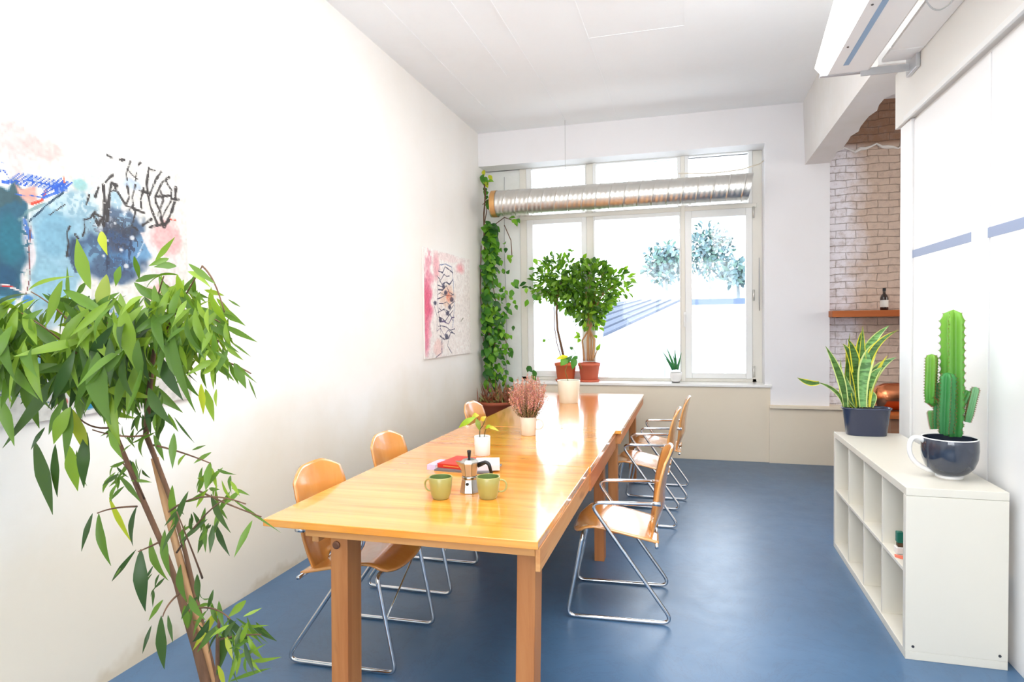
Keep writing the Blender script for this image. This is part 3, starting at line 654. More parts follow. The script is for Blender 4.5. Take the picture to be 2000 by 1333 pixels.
table_leg('leg', -.578, 2.27, .070, .11, TZ-.031, t1, -.018, 0)
table_leg('leg', -.562, 4.02, .062, .09, TZ-.031, t1); table_leg('leg', -1.38, 4.02, .062, .09, TZ-.031, t1)
t2 = thing('dining_table', (-1.0, 5.63, 0), 'farther pine table beyond the step, with the cream pot on it', 'table', 'pine tables set end to end')
MB().box(-1.60, -.47, 4.47, 6.75, TZ-.028, TZ-.001).build('tabletop', M_top, t2, bevel=.003)
MB().box(-.508, -.478, 4.49, 6.73, .655, TZ-.030).build('apron', M_aprd, t2, bevel=.002)
MB().box(-1.56, -1.53, 4.49, 6.73, .655, TZ-.030).build('apron', M_aprd, t2, bevel=.002)
MB().box(-1.53, -.508, 6.69, 6.72, .655, TZ-.030).build('apron', M_aprx, t2, bevel=.002)
MB().box(-1.53, -.508, 4.49, 4.52, .655, TZ-.030).build('apron', M_aprx, t2, bevel=.002)
for x in (-.540, -1.50):
    for y in (4.57, 6.16): table_leg('leg', x, y, .064, .085, TZ-.031, t2)

# ------------------------------------------------------------------ chairs: built facing +X, origin on the floor under the middle
def make_chair():
    c = thing('plywood_armchair', (0, 0, 0), None, 'chair')
    f = MB(); pts = []; hw = .232
    one = [(-.18, hw+.0, .607), (.150, hw, .600), (-.268, hw, .011), (.268, hw, .011), (.185, hw, .428)]
    two = [(p[0], -p[1], p[2]) for p in reversed(one)]
    f.tube(fillet(one+two, .035, 6), .0098, 12); f.build('frame', M_chrome, c, smooth=True)
    MB().tube([(-.185, -.255, .398), (-.185, .255, .398)], .0095, 12).build('cross_tube', M_chrome, c, smooth=True)
    MB().tube([(.225, -hw, .24), (.195, hw-.04, .405)], .0045, 8).build('brace_rod', M_chrome, c, smooth=True)
    for s_ in (-1, 1): MB().tube([(-.165, s_*hw, .607), (-.205, s_*(hw-.004), .607)], .012, 10).build('arm_clip', M_chrome, c, smooth=True)
    def seat(u, v):
        x = .245-.44*v; y0 = (u-.5)*2
        wv = .222 - .030*max(0, (.12-v)/.12)**2 - .02*max(0, v-.8)
        if v > .93: x += 0.05*math.sqrt(max(0, 1-min(1, abs(y0)/.28)**2))*(v-.93)/.07
        z = .462 - .040*max(0, (x-.12)/.125)**2*1.0 - .055*max(0, (.12-x)/.31)**1.2 + .012*y0*y0*(1-v) - .004*(1-y0*y0)
        if v < .05: x -= .018*y0*y0*0
        return Vector((x-.03*y0**4*max(0, 1-v*6), y0*wv, z))
    MB().grid(seat, 20, 30).build('seat', M_ply, c, smooth=True, solid=.011)
    def back(u, v):
        y0 = (u-.5)*2
        z = .395+.465*v
        wv = .165+.055*min(1, v/.42)**.8 if v < .42 else .22-.012*(v-.42)
        topz = .055*(max(0, abs(y0)-.35)/.65)**1.5*max(0, (v-.4)/.6)
        x = -.185 - .028*math.sin(min(1, v/.5)*PI/2) - .055*max(0, v-.45)**1.5*2 - .045*(1-y0*y0)*min(1, v*3)
        zz = z-topz
        if v < .12: zz += .05*math.sqrt(max(0, 1-min(1, abs(y0)/.35)**2))*(.12-v)/.12
        return Vector((x+.045*min(1, v*3), y0*wv, zz)) if False else Vector((x+.03, y0*wv*(1-.04*max(0, v-.85)/.15), zz))
    MB().grid(back, 20, 30).build('backrest', M_ply, c, smooth=True, solid=.011)
    return c
ch0 = make_chair()
G = 'plywood armchairs around the tables'
spots = [((-1.505, 2.68), .03, 'beech plywood chair at the near left corner of the front table'),
         ((-1.555, 3.50), .0, 'middle plywood chair on the wall side, tucked under the front table'),
         ((-1.53, 5.02), -.03, 'farthest plywood chair on the wall side, only its back top showing'),
         ((-.365, 3.43), PI+.06, 'nearest plywood and chrome armchair on the right side, fully in view'),
         ((-.345, 4.98), PI-.02, 'middle armchair of the three on the right side'),
         ((-.275, 5.745), PI-.02, 'armchair on the right side closest to the window')]
for i, ((x, y), rz, lab) in enumerate(spots):
    o = ch0 if i == 0 else copy_tree(ch0)
    o.location = (x, y, 0); o.rotation_euler.z = rz; o['label'] = lab; o['group'] = G

# ------------------------------------------------------------------ cube shelf
sx0, sx1, sy0, sy1, sh = .915, 1.305, 3.15, 4.62, .77
sh_ = thing('cube_shelf', ((sx0+sx1)/2, (sy0+sy1)/2, 0), 'white open shelf unit with two rows of four compartments beside the white wall', 'shelf')
MB().box(sx0, sx1, sy0, sy1, sh-.036, sh).build('top_board', M_white, sh_, bevel=.002)
MB().box(sx0, sx1, sy0, sy1, 0, .038).build('bottom_board', M_white, sh_, bevel=.002)
ep = MB().box(sx0, sx1, sy0, sy0+.038, .038, sh-.037).build('end_panel', M_white, sh_, bevel=.002)
MB().box(sx0, sx1, sy1-.038, sy1, .038, sh-.037).build('end_panel', M_white, sh_, bevel=.002)
MB().box(sx0+.004, sx1, sy0+.038, sy1-.038, .378, .394).build('middle_board', M_white, sh_, bevel=.0015)
cw = (sy1-sy0-.076)/4
for i in (1, 2, 3):
    y = sy0+.038+cw*i; MB().box(sx0+.006, sx1, y-.008, y+.008, .038, sh-.037).build('divider', M_white, sh_, bevel=.0015)
for x in (sx0+.03, sx1-.03): MB().tube([(x, sy0-.002, .06), (x, sy0+.003, .06)], .006, 12).build('screw', M_darkmetal, ep)
# little things in the compartments
y1c = sy0+.038+cw*.30
o = thing('trinket', (.96, 3.39, .395), 'tiny dark green and white trinket in the top compartment nearest the camera', 'trinket')
MB().box(.945, .975, 3.375, 3.41, .447, .498).build('green_top', M_green, o, bevel=.004)
MB().box(.948, .972, 3.378, 3.407, .4275, .4465).build('brown_band', mat('brown_item', (90, 66, 40), .6), o, bevel=.003)
MB().box(.94, .98, 3.37, 3.415, .395, .427).build('white_base', M_paper, o, bevel=.004)
o = MB().hexa([(.922, 3.33, .3945), (.962, 3.29, .3945), (.985, 3.34, .3945), (.930, 3.365, .3945), (.922, 3.33, .397), (.962, 3.29, .397), (.985, 3.34, .397), (.930, 3.365, .397)]).build('card', M_orange, None, offset=(.95, 3.34, .3945)); tag(o, 'small orange-red card lying in front of the green trinket', 'card')
M_dred = mat('dark_red_item', (150, 70, 66), .5)
o = MB().hexa([(.96, 4.28, .038), (.99, 4.27, .038), (1.0, 4.31, .038), (.97, 4.32, .038), (.965, 4.285, .075), (.985, 4.28, .075), (.99, 4.305, .062), (.972, 4.31, .07)]).build('scrap', M_dred, None, offset=(.98, 4.29, .038)); tag(o, 'tiny red scrap in the bottom compartment farthest from the camera', 'scrap', 'scraps in the bottom compartments')
o = MB().hexa([(.95, 3.93, .038), (.975, 3.92, .038), (.985, 3.95, .038), (.955, 3.96, .038), (.952, 3.935, .07), (.965, 3.925, .06), (.975, 3.945, .066), (.957, 3.95, .072)]).build('scrap', M_dred, None, offset=(.965, 3.94, .038)); tag(o, 'tiny dark red scrap in the third bottom compartment from the camera', 'scrap', 'scraps in the bottom compartments')

# ------------------------------------------------------------------ things on the table
def mug(loc, rz, label, group=None, m=M_mug, mi=M_mug_in, rt=.052, rb=.037, h=.097, handle='ring'):
    o = thing('mug', (0, 0, 0), label, 'mug', group); x = []
    prof = [(0, 0), (rb-.004, 0), (rb, .004), (rb+.006, .02), (rt-.003, h*.6), (rt, h-.003), (rt-.002, h), (rt-.005, h-.002)]
    MB().lathe(prof, n=40).build('body', m, o, smooth=True)
    MB().lathe([(rt-.0045, h-.002), (rt-.007, h*.6), (rb+.002, .02), (rb-.004, .008), (0, .007)], n=40).build('inside', mi, o, smooth=True)
    R0 = .021*h/.097; cx = (rb+rt)/2+.012
    hp = [(rt-.006, 0, h*.80)]+[(cx+R0*1.15*math.cos(a), 0, h*.56+R0*1.25*math.sin(a)) for a in [PI*.55-i*PI*1.1/12 for i in range(13)]]+[(rb+.006, 0, h*.30)]
    MB().tube(hp, .0042, 10).build('handle', m, o, smooth=True)
    o.location = loc; o.rotation_euler.z = rz; return o
mug((-1.055, 2.568, TZ), PI-.15, 'sage green mug left of the coffee maker', 'sage green mugs')
mug((-.853, 2.618, TZ), .25, 'sage green mug right of the coffee maker', 'sage green mugs')
# moka pot
mk = thing('moka_pot', (-.966, 2.693, TZ), 'octagonal aluminium stovetop coffee maker with black handle and knob between the two mugs', 'coffee maker'); C0 = Vector((-.966, 2.693, TZ))
def oct_(prof, nm, m, par=mk): o = MB().lathe(prof, C0, 8, phase=PI/8+.2).build(nm, m, par, bevel=.0015); return o
oct_([(0, 0), (.044, 0), (.045, .004), (.044, .012), (.036, .060), (.034, .064), (0, .064)], 'boiler', M_alu)
MB().lathe([(.0345, .062), (.0355, .064), (.0355, .074), (.034, .076)], C0, 32).build('collar', M_alu, mk, smooth=True)
oct_([(0, .074), (.033, .074), (.034, .078), (.043, .132), (.0435, .136), (0, .137)], 'upper_chamber', M_alu)
lid = oct_([(.0435, .136), (.044, .139), (.030, .150), (.008, .155), (0, .155)], 'lid', M_alu)
MB().lathe([(.005, .153), (.005, .158), (.0065, .160), (.0085, .180), (.0095, .188), (.007, .191), (0, .191)], C0, 16).build('knob', M_black, lid, smooth=True)
MB().lathe([(0, -.004), (.007, -.003), (.007, .003), (0, .004)], C0+Vector((.003, -.0385, .045)), 12, M=Matrix.Rotation(PI/2, 3, 'X')).build('valve', M_black, mk, smooth=True)
sp = MB(); a = C0
sp.hexa([a+Vector(p) for p in ((-.034, -.014, .105), (-.034, .012, .105), (-.046, .002, .112), (-.046, -.004, .112), (-.038, -.020, .138), (-.038, .016, .138), (-.066, .003, .140), (-.066, -.005, .140))]); sp.build('spout', M_alu, mk, bevel=.001)
hn = fillet([a+Vector((.040, .002, .128)), a+Vector((.076, .004, .140)), a+Vector((.092, .004, .132)), a+Vector((.104, .005, .085))], .018, 6)
hm = MB(); hm.tube(hn, [.008]*3+[.0085]*(len(hn)-4)+[.007], 10); hm.tube([a+Vector((.040, .002, .118)), a+Vector((.074, .004, .135))], .006, 8); hm.build('handle', M_black, mk, smooth=True)
# books
bk = thing('book', (-1.20, 3.16, TZ+.008), 'red paperback lying left of the stack behind the coffee maker', 'book', 'books behind the coffee maker')
def bookm(o, cx, cy, z, wx, wy, t, rz, mc, mp, spine=None):
    piv = (cx, cy, 0)
    MB().box(cx-wx/2+.002, cx+wx/2-.003, cy-wy/2+.003, cy+wy/2-.003, z+.0015, z+t-.0015, rz=rz, piv=piv).build('pages', mp, o)
    cv = MB(); cv.box(cx-wx/2, cx+wx/2, cy-wy/2, cy+wy/2, z, z+.0015, rz=rz, piv=piv); cv.box(cx-wx/2, cx+wx/2, cy-wy/2, cy+wy/2, z+t-.0015, z+t, rz=rz, piv=piv)
    cv.box(cx-wx/2, cx+wx/2, cy-wy/2-.001, cy-wy/2+.002, z, z+t, rz=rz, piv=piv); cv.build('cover', mc, o)
bookm(bk, -1.195, 3.175, TZ+.0085, .15, .205, .022, -.18, M_red, M_paper)
st_ = MB(); rr = random.Random(4)
xx = -1.195-.035
while xx < -1.195+.055:
    l_ = rr.uniform(.003, .006); st_.box(xx, xx+l_, 3.175-.1045, 3.175-.1035, TZ+.018, TZ+.022, rz=-.18, piv=(-1.195, 3.175, 0)); xx += l_+.0022
st_.build('spine_print', M_yellow, bk)
b2 = thing('book', (-1.06, 3.17, TZ+.008), 'thick white and pink paperback lying right of the coffee maker handle', 'book', 'books behind the coffee maker')
bookm(b2, -1.032, 3.165, TZ+.0085, .125, .19, .026, .30, mat('pink_white_cover', (240, 224, 226), .4), M_paper)
b3 = thing('magazine', (-1.13, 3.13, TZ), 'thin dark-edged magazine under the paperbacks', 'magazine', 'books behind the coffee maker')
bookm(b3, -1.13, 3.14, TZ, .30, .21, .008, -.05, M_grey, M_paper)
b4 = thing('book', (-1.285, 3.13, TZ), 'lilac and white booklet poking out at the left of the red paperback', 'book', 'books behind the coffee maker')
bookm(b4, -1.302, 3.13, TZ, .05, .14, .026, -.1, M_lilac, M_paper)
# ------------------------------------------------------------------ potted plants: helpers
def pot(o, loc, prof, m, soil_r, soil_z, n=40, nm='pot', sx=1, sy=1, M=None):
    MB().lathe(prof, loc, n, sx=sx, sy=sy).build(nm, m, o, smooth=True)
    MB().lathe([(soil_r, soil_z), (soil_r*.5, soil_z+.004), (0, soil_z+.006)], loc, n, sx=sx, sy=sy).build('soil', M_soil, o, smooth=True)
def vessel(h, rb, rt, th=.006, rim=0, rimh=0):
    p = [(0, 0), (rb-.003, 0), (rb, .003)]
    if rim: p += [(rt-.004, h-rimh), (rt+rim, h-rimh+.001), (rt+rim+.002, h)]
    else: p += [(rt, h-.002), (rt-.001, h)]
    e = rt+(rim if rim else 0)
    return p+[(e-th, h), (rt-th-.001, h-max(.01, rimh)), (rb-th, th+.002), (0, th)]
# white cup with cutting
L_ = Vector((-1.163, 3.47, TZ)); wc = thing('potted_cutting', L_, 'small leafy cutting in a plain white cup behind the books', 'plant')
pot(wc, L_, vessel(.112, .044, .047, .004), M_cup, .042, .06, nm='cup')
stm = MB(); s0 = L_+Vector((-.004, 0, .07))
def px_on(px, py, Y): return atY(px, py, Y)
Yc = 3.47
fork = px_on(937, 840, Yc); t1_ = px_on(932, 817, Yc-.02); t2_ = px_on(948, 820, Yc+.02); t3_ = px_on(952, 832, Yc+.03); l0 = px_on(944, 858, Yc+.01)
stm.tube([s0, px_on(937, 856, Yc), fork], [.004, .0035, .003], 8); stm.tube([fork, px_on(935, 826, Yc), t1_], .0022, 6); stm.tube([fork, px_on(943, 832, Yc), t2_], .0022, 6); stm.tube(bez(l0-Vector((0, 0, .03)), px_on(946, 842, Yc), t3_), .0025, 6)
stm.build('stem', mat('green_stem', (70, 66, 40), .6), wc, smooth=True)
lf = MB(); g1, g2, g3 = lin((150, 190, 50)), lin((190, 196, 70)), lin((120, 140, 40)); V = -CF
def pl(mb, b, t, Y0, Y1, wpx, col, arc=.12, nrm=None, **k):
    B = atY(*b, Y0); T = atY(*t, Y1); mb.leaf(B, T, pxsize(wpx, B), nrm or (V+Vector((.2, 0, .5))), arc, col, **k)
pl(lf, (930, 815), (896, 836), Yc-.02, Yc-.05, 12, g1, .2); pl(lf, (924, 818), (905, 830), Yc-.02, Yc, 7, g1); pl(lf, (922, 814), (936, 812), Yc, Yc, 11, g2, .2); pl(lf, (930, 818), (937, 842), Yc-.03, Yc-.05, 11, g3, .1)
pl(lf, (948, 820), (940, 822), Yc, Yc, 6, g2); pl(lf, (950, 814), (938, 822), Yc, Yc, 8, lin((230, 190, 70)), .25); pl(lf, (950, 833), (975, 843), Yc+.02, Yc, 7, g2, .15); pl(lf, (958, 830), (948, 838), Yc, Yc, 6, g1)
lf.build('foliage', M_leaf, wc, smooth=True)
# heather in a stoneware mug
L_ = Vector((-1.064, 4.165, TZ)); hp_ = thing('potted_heather', L_, 'pink heather in a stoneware mug in the middle of the table', 'plant')
pot(hp_, L_, vessel(.125, .050, .058, .005), M_stone, .05, .11, nm='mug_pot')
hh = [(.056, 0, .105)]+[(.075+.028*math.cos(a), 0, .075+.032*math.sin(a)) for a in [PI*.5-i*PI/10 for i in range(11)]]+[(.054, 0, .042)]
MB().tube([L_+Vector(p) for p in hh], .0048, 10).build('handle', M_stone, hp_, smooth=True)
rnd = random.Random(21); sm = MB(); fm = MB(); pk = [lin((232, 176, 186)), lin((220, 156, 172)), lin((238, 196, 198)), lin((222, 180, 160)), lin((200, 136, 156))]; gk = [lin((92, 104, 48)), lin((70, 82, 44)), lin((120, 122, 70))]
for i in range(150):
    an = rnd.uniform(0, 2*PI); rr_ = .045*math.sqrt(rnd.random()); sp_ = rnd.random()**.7*(.130+.02*rnd.random()); h = rnd.uniform(.17, .31)*(1-.25*(sp_/.13)**2)
    b = L_+Vector((rr_*math.cos(an), rr_*math.sin(an), .11)); t = L_+Vector((sp_*math.cos(an), sp_*math.sin(an), .11+h)); m_ = b.lerp(t, .45)+Vector((math.cos(an)*.03, math.sin(an)*.03, -.01))
    pp_ = bez(b, m_, t, 6); sm.tube(pp_, [.0016-.0001*k for k in range(7)], 4)
    for k in range(44):
        u = rnd.uniform(.1, 1); q0 = pp_[min(5, int(u*6))].lerp(pp_[min(6, int(u*6)+1)], u*6 % 1)
        d = Vector((rnd.gauss(0, 1), rnd.gauss(0, 1), rnd.gauss(.8, .7))).normalized()
        pinkp = (u-.30)*3
        if rnd.random() < pinkp: fm.leaf(q0, q0+d*.011, .0085, d.orthogonal(), 0, rnd.choice(pk), 2)
        else: fm.leaf(q0, q0+d*.016, .004, d.orthogonal(), 0, rnd.choice(gk), 2)
sm.build('stems', mat('heather_stem', (176, 138, 112), .8), hp_, kind='stuff'); fm.build('blossom', M_leaf, hp_, kind='stuff')
# cream pot with young plant
L_ = Vector((-1.115, 5.93, TZ-.001)); cp_ = thing('potted_seedling', L_, 'thin seedling in a large cream pot at the far end of the table', 'plant')
pot(cp_, L_, vessel(.215, .088, .110, .008), M_cream, .098, .18)
MB().lathe([(0, 0), (.084, 0), (.087, .003), (.085, .006), (0, .006)], L_, 32, cap=False).build('base_ring', M_soil, cp_, smooth=True)
Ys = 5.93; sm = MB(); tp = [L_+Vector((0, 0, .18)), atY(1104, 725, Ys), atY(1112, 700, Ys), atY(1124, 690, Ys), atY(1118, 678, Ys)]
sm.tube(tp, [.003]*5, 6); sm.tube([atY(1112, 700, Ys), atY(1100, 704, Ys)], .002, 6); sm.tube(bez(atY(1120, 698, Ys), atY(1133, 700, Ys), atY(1136, 722, Ys)), .0025, 6)
sm.build('stem', mat('seedling_stem', (120, 130, 60), .6), cp_, smooth=True)
lf = MB(); GL = [lin((96, 160, 50)), lin((70, 130, 50)), lin((60, 112, 44))]
pl(lf, (1110, 697), (1086, 702), Ys, Ys-.05, 9, lin((214, 214, 40)), .15); pl(lf, (1108, 698), (1095, 715), Ys, Ys-.04, 16, GL[0]); pl(lf, (1122, 696), (1118, 722), Ys, Ys-.04, 14, GL[1]); pl(lf, (1118, 695), (1103, 712), Ys, Ys, 10, GL[2]); pl(lf, (1118, 684), (1113, 678), Ys, Ys, 7, GL[2]); pl(lf, (1122, 696), (1128, 702), Ys, Ys, 8, GL[1])
lf.build('foliage', M_leaf, cp_, smooth=True)
# ------------------------------------------------------------------ trees on the sill
SZ = .828
def sill_tree(px, Y, pm, label, ph=.215, rt=.125, rb=.095):
    b = atZ(px, 742, SZ); loc = Vector((atY(px, 742, Y).x, Y, SZ)); o = thing('potted_fig_tree', loc, label, 'plant', 'fig trees on the window sill')
    pot(o, loc, vessel(ph, rb, rt, .006, .004, .035), pm, rt-.012, ph-.03)
    MB().lathe([(0, 0), (rb+.018, 0), (rb+.026, .022), (rb+.022, .022), (rb+.012, .006), (0, .006)], loc, 36).build('saucer', pm, o, smooth=True)
    return o, loc
rnd = random.Random(5)
GC = [lin((104, 152, 40)), lin((84, 130, 38)), lin((128, 174, 50)), lin((62, 104, 38)), lin((92, 140, 42)), lin((146, 190, 56))]
def blades(mb, c, r, n, ln, rnd, cols, down=.15, Yc=None, yr=.22, lo=None):
    for i in range(n):
        a = rnd.uniform(0, 2*PI); k = math.sqrt(rnd.random())
        px, py = c[0]+r[0]*k*math.cos(a), c[1]+r[1]*k*math.sin(a); Yp = Yc+rnd.uniform(-yr, yr)*math.sqrt(max(0, 1-k*k*.7))
        p = atY(px, py, Yp); d = Vector((math.cos(a)*k+rnd.gauss(0, .5), rnd.gauss(0, .6), -math.sin(a)*k+rnd.gauss(.1, .55)-down)).normalized()
        l_ = ln*rnd.uniform(.7, 1.25); nr = Vector((rnd.gauss(0, .5), rnd.gauss(-.6, .5), rnd.gauss(.7, .4)))
        mb.leaf(p, p+d*l_, l_*.44, nr, rnd.uniform(.02, .15), rnd.choice(cols), 5, peak=.55, tail=1.4)
YT = 7.33
o1, l1_ = sill_tree(1105, YT, M_terra, 'thinner fig tree in the left orange pot on the window sill')
o2, l2_ = sill_tree(1151, YT, M_terra2, 'bushier fig tree with a thick trunk in the right orange pot on the window sill')
tk = MB(); tk.tube([l1_+Vector((0, 0, .17)), atY(1097, 680, YT), atY(1089, 645, YT), atY(1087, 610, YT), atY(1090, 570, YT), atY(1100, 540, YT)], [.016, .015, .013, .012, .010, .006], 8)
tk.tube([l1_+Vector((-.02, 0, .17)), atY(1088, 672, YT), atY(1083, 640, YT), atY(1082, 600, YT)], [.005]*4, 6); tk.tube([atY(1087, 660, YT), atY(1070, 664, YT)], .003, 5)
tk.tube([atY(1089, 600, YT), atY(1075, 575, YT), atY(1055, 560, YT)], [.007, .005, .003], 6); tk.tube([atY(1090, 575, YT), atY(1110, 545, YT), atY(1125, 520, YT)], [.007, .005, .003], 6); tk.tube([atY(1089, 590, YT), atY(1080, 540, YT), atY(1075, 505, YT)], [.006, .005, .003], 6)
tk.build('trunk', M_bark, o1, smooth=True)
lf = MB(); blades(lf, (1092, 545), (42, 42), 420, .085, rnd, GC[:5], Yc=YT, yr=.2); blades(lf, (1105, 570), (34, 34), 190, .085, rnd, GC[:5], Yc=YT, yr=.2); blades(lf, (1062, 560), (28, 28), 70, .085, rnd, GC, Yc=YT, yr=.15)
for (a, b) in (((1066, 664), (1060, 668)), ((1075, 500), (1078, 490)), ((1055, 572), (1042, 588)), ((1050, 550), (1028, 545)), ((1118, 492), (1108, 488)), ((1060, 585), (1045, 587))): pl(lf, a, b, YT, YT, 7, GC[1])
lf.build('foliage', M_leaf, o1, smooth=True)
tk = MB()
for (dx, w_) in ((-14, .011), (-3, .016), (10, .013), (4, .009)):
    b = atY(1151+dx*.7, 700, YT); q1 = atY(1151+dx, 665, YT+.02*(dx % 3-1)); q2 = atY(1151-dx*.4, 635, YT); q3 = atY(1152+dx*1.2, 600, YT); q4 = atY(1152+dx*3, 565, YT)
    tk.tube([b-Vector((0, 0, .03)), b, q1, q2, q3, q4], [w_*1.2, w_*1.1, w_, w_*.9, w_*.7, w_*.4], 8)
tk.tube([atY(1160, 700, YT), atY(1166, 686, YT), atY(1172, 672, YT)], .006, 6)
for e in ((1200, 560), (1225, 545), (1120, 580), (1180, 530), (1150, 520)): tk.tube([atY(1152, 600, YT), atY((1152+e[0])/2, (600+e[1])/2-6, YT), atY(*e, YT)], [.008, .006, .003], 6)
tk.build('trunk', M_barkpale, o2, smooth=True)
lf = MB(); blades(lf, (1152, 565), (50, 52), 620, .095, rnd, GC[:5], Yc=YT, yr=.26); blades(lf, (1150, 610), (32, 28), 170, .085, rnd, GC, Yc=YT, yr=.2); blades(lf, (1200, 560), (34, 30), 90, .095, rnd, GC, Yc=YT, yr=.2)
for (a, b) in (((1218, 530), (1228, 519)), ((1226, 542), (1244, 535)), ((1228, 545), (1243, 552)), ((1205, 560), (1222, 575)), ((1218, 548), (1224, 565)), ((1176, 520), (1182, 512)), ((1158, 520), (1160, 512)), ((1192, 527), (1195, 522)), ((1190, 540), (1195, 528)), ((1115, 494), (1122, 490)), ((1140, 505), (1146, 495)), ((1132, 660), (1124, 648)), ((1134, 658), (1120, 661)), ((1133, 662), (1128, 670)), ((1160, 655), (1166, 662)), ((1165, 685), (1173, 672)), ((1170, 640), (1180, 648))): pl(lf, a, b, YT, YT-.05, 8, GC[2])
lf.build('foliage', M_leaf, o2, smooth=True)
# aloe
YA = 7.33; al = atY(1320, 743, YA); L_ = Vector((al.x, YA, SZ)); o = thing('potted_aloe', L_, 'small aloe in a rounded white pot alone on the window sill', 'plant')
pot(o, L_, [(0, 0), (.040, 0), (.042, .006), (.040, .012), (.060, .045), (.068, .085), (.069, .115), (.064, .115), (.060, .09), (.03, .02), (0, .02)], M_cup, .062, .10)
MB().lathe([(0, -.001), (.045, -.001), (.045, .010), (0, .010)], L_+Vector((0, 0, .001)), 28).build('saucer', M_black, o, smooth=True)
lf = MB()
for (b, t, w_) in (((1316, 722), (1293, 686), 5), ((1318, 722), (1302, 680), 6), ((1320, 722), (1318, 681), 6), ((1322, 722), (1331, 689), 6), ((1320, 722), (1308, 700), 5), ((1323, 722), (1327, 700), 5), ((1314, 723), (1298, 697), 4), ((1321, 722), (1314, 692), 5)):
    B = atY(*b, YA+rnd.uniform(-.03, .03)); T = atY(*t, YA+rnd.uniform(-.06, .06)); m_ = B.lerp(T, .45)+Vector((0, 0, .015))*(1 if t[0] < 1320 else -1)
    pt = bez(B, m_, T, 7); rw_ = pxsize(w_, B)/2; lf.tube(pt, [rw_*(1-.93*(k/7)**1.3) for k in range(8)], 7, lin((60, 140, 84)) if rnd.random() < .5 else lin((84, 158, 96)))
lf.build('foliage', M_leaf, o, smooth=True)

# ------------------------------------------------------------------ climbing vine in the corner niche
YV = 7.22
rb0 = Vector((-2.165, 6.98, 0)); o = thing('climbing_vine', rb0, 'tall green climbing vine in the corner left of the window, growing from a brown pot', 'plant')
pot(o, rb0, vessel(.62, .12, .20, .01, .01, .04), mat('brown_pot', (170, 84, 56), .7), .185, .58)
tk = MB(); rnd = random.Random(9)
line = [(948, 800), (952, 760), (958, 700), (955, 640), (950, 580), (948, 520), (945, 460), (942, 420), (948, 380), (940, 345)]
pts = [atY(*p, YV-.02) for p in line]; [setattr(q__, 'x', max(q__.x, XL+.06)) for q__ in pts]; pts[0] = rb0+Vector((0, 0, .58)); tk.tube(pts, [.012]*4+[.009]*6, 8)
for ln_ in ([(952, 740), (962, 690), (975, 640), (968, 590), (960, 540)], [(950, 700), (942, 650), (938, 560), (940, 480)], [(943, 400), (952, 390), (950, 415), (946, 440)], [(965, 440), (985, 425), (1005, 432)], [(985, 440), (998, 470), (1000, 500)], [(960, 640), (985, 660), (1000, 700)], [(950, 740), (970, 735), (985, 720)]):
    tk.tube([atY(*p, YV+rnd.uniform(-.05, .08)) for p in ln_], .005, 6)
for k in range(12): tk.tube([rb0+Vector((rnd.uniform(-.14, .14), rnd.uniform(-.14, .14), .58)), rb0+Vector((rnd.uniform(-.15, .3), rnd.uniform(-.1, .2), rnd.uniform(.7, .9)))], .003, 4)
tk.build('stems', M_bark, o, smooth=True)
lf = MB(); VG = [lin((104, 164, 44)), lin((76, 138, 42)), lin((60, 116, 44)), lin((130, 184, 54)), lin((48, 98, 40)), lin((90, 150, 50))]
def vleaf(px, py, n, sp_, ln, rnd, yspread=.1, cols=VG):
    for i in range(n):
        p = atY(px+rnd.gauss(0, sp_), py+rnd.gauss(0, sp_), YV+rnd.uniform(-yspread, yspread)); p.x = max(p.x, XL+.02); p.y = min(p.y, YW-.06)
        d = Vector((rnd.gauss(.35, .5), rnd.gauss(-.2, .3), rnd.gauss(-.75, .4))).normalized(); l_ = ln*rnd.uniform(.7, 1.2); q_ = p+d*l_; q_.x = max(q_.x, XL+.02); q_.y = min(q_.y, YW-.04)
        lf.leaf(p, q_, l_*.62, Vector((rnd.gauss(.2, .4), -1, rnd.gauss(.5, .3))), rnd.uniform(.05, .18), rnd.choice(cols), 5, peak=.35)
for y in range(440, 740, 7):
    cx = 946+6*math.sin(y*.03); vleaf(cx, y, 6, 8, .125, rnd); vleaf(cx+18+8*math.sin(y*.05), y, 3 if y > 460 else 0, 9, .09, rnd)
for y in range(560, 730, 8): vleaf(975, y, 4, 12, .07, rnd, cols=VG[:4])
for (x, y, n) in ((938, 345, 6), (950, 352, 3), (942, 372, 4), (956, 388, 3), (948, 400, 3), (955, 440, 7), (952, 455, 5), (994, 432, 3), (1010, 435, 2), (985, 478, 2), (995, 500, 3), (1000, 545, 2), (1000, 560, 2), (1005, 590, 2), (990, 600, 3), (965, 725, 4), (985, 735, 3), (990, 755, 2), (966, 760, 3), (1028, 520, 1), (1030, 500, 1), (1030, 560, 2), (1035, 575, 1), (1025, 585, 1), (1037, 712, 2), (1040, 725, 2), (970, 770, 2)): vleaf(x, y, n, 5, .10, rnd, .06)
for (x, y) in ((940, 342), (950, 340)): vleaf(x, y, 2, 4, .10, rnd, .04, [lin((190, 196, 50))])
lf.build('foliage', M_leaf, o, smooth=True)
dm = MB()
for k in range(260):
    p = rb0+Vector((rnd.gauss(.03, .13), rnd.gauss(0, .09), .60)); dm.leaf(p, p+Vector((rnd.gauss(0, .06), rnd.gauss(0, .05), abs(rnd.gauss(.08, .08)))), .012, V, .1, rnd.choice([lin((150, 84, 60)), lin((178, 130, 90)), lin((120, 70, 50)), lin((150, 150, 90))]), 3)
dm.build('dry_leaves', M_leaf, o)
o = MB().tube([(-2.19, YW-.012, .75), (-2.17, YW-.012, 1.5), (-2.19, YW-.012, 2.4), (-2.18, YW-.012, 3.3)], .004, 6).build('string', M_wire, None, offset=(-2.18, YW-.01, .75)); tag(o, 'thin string against the painted wall behind the vine', 'string')

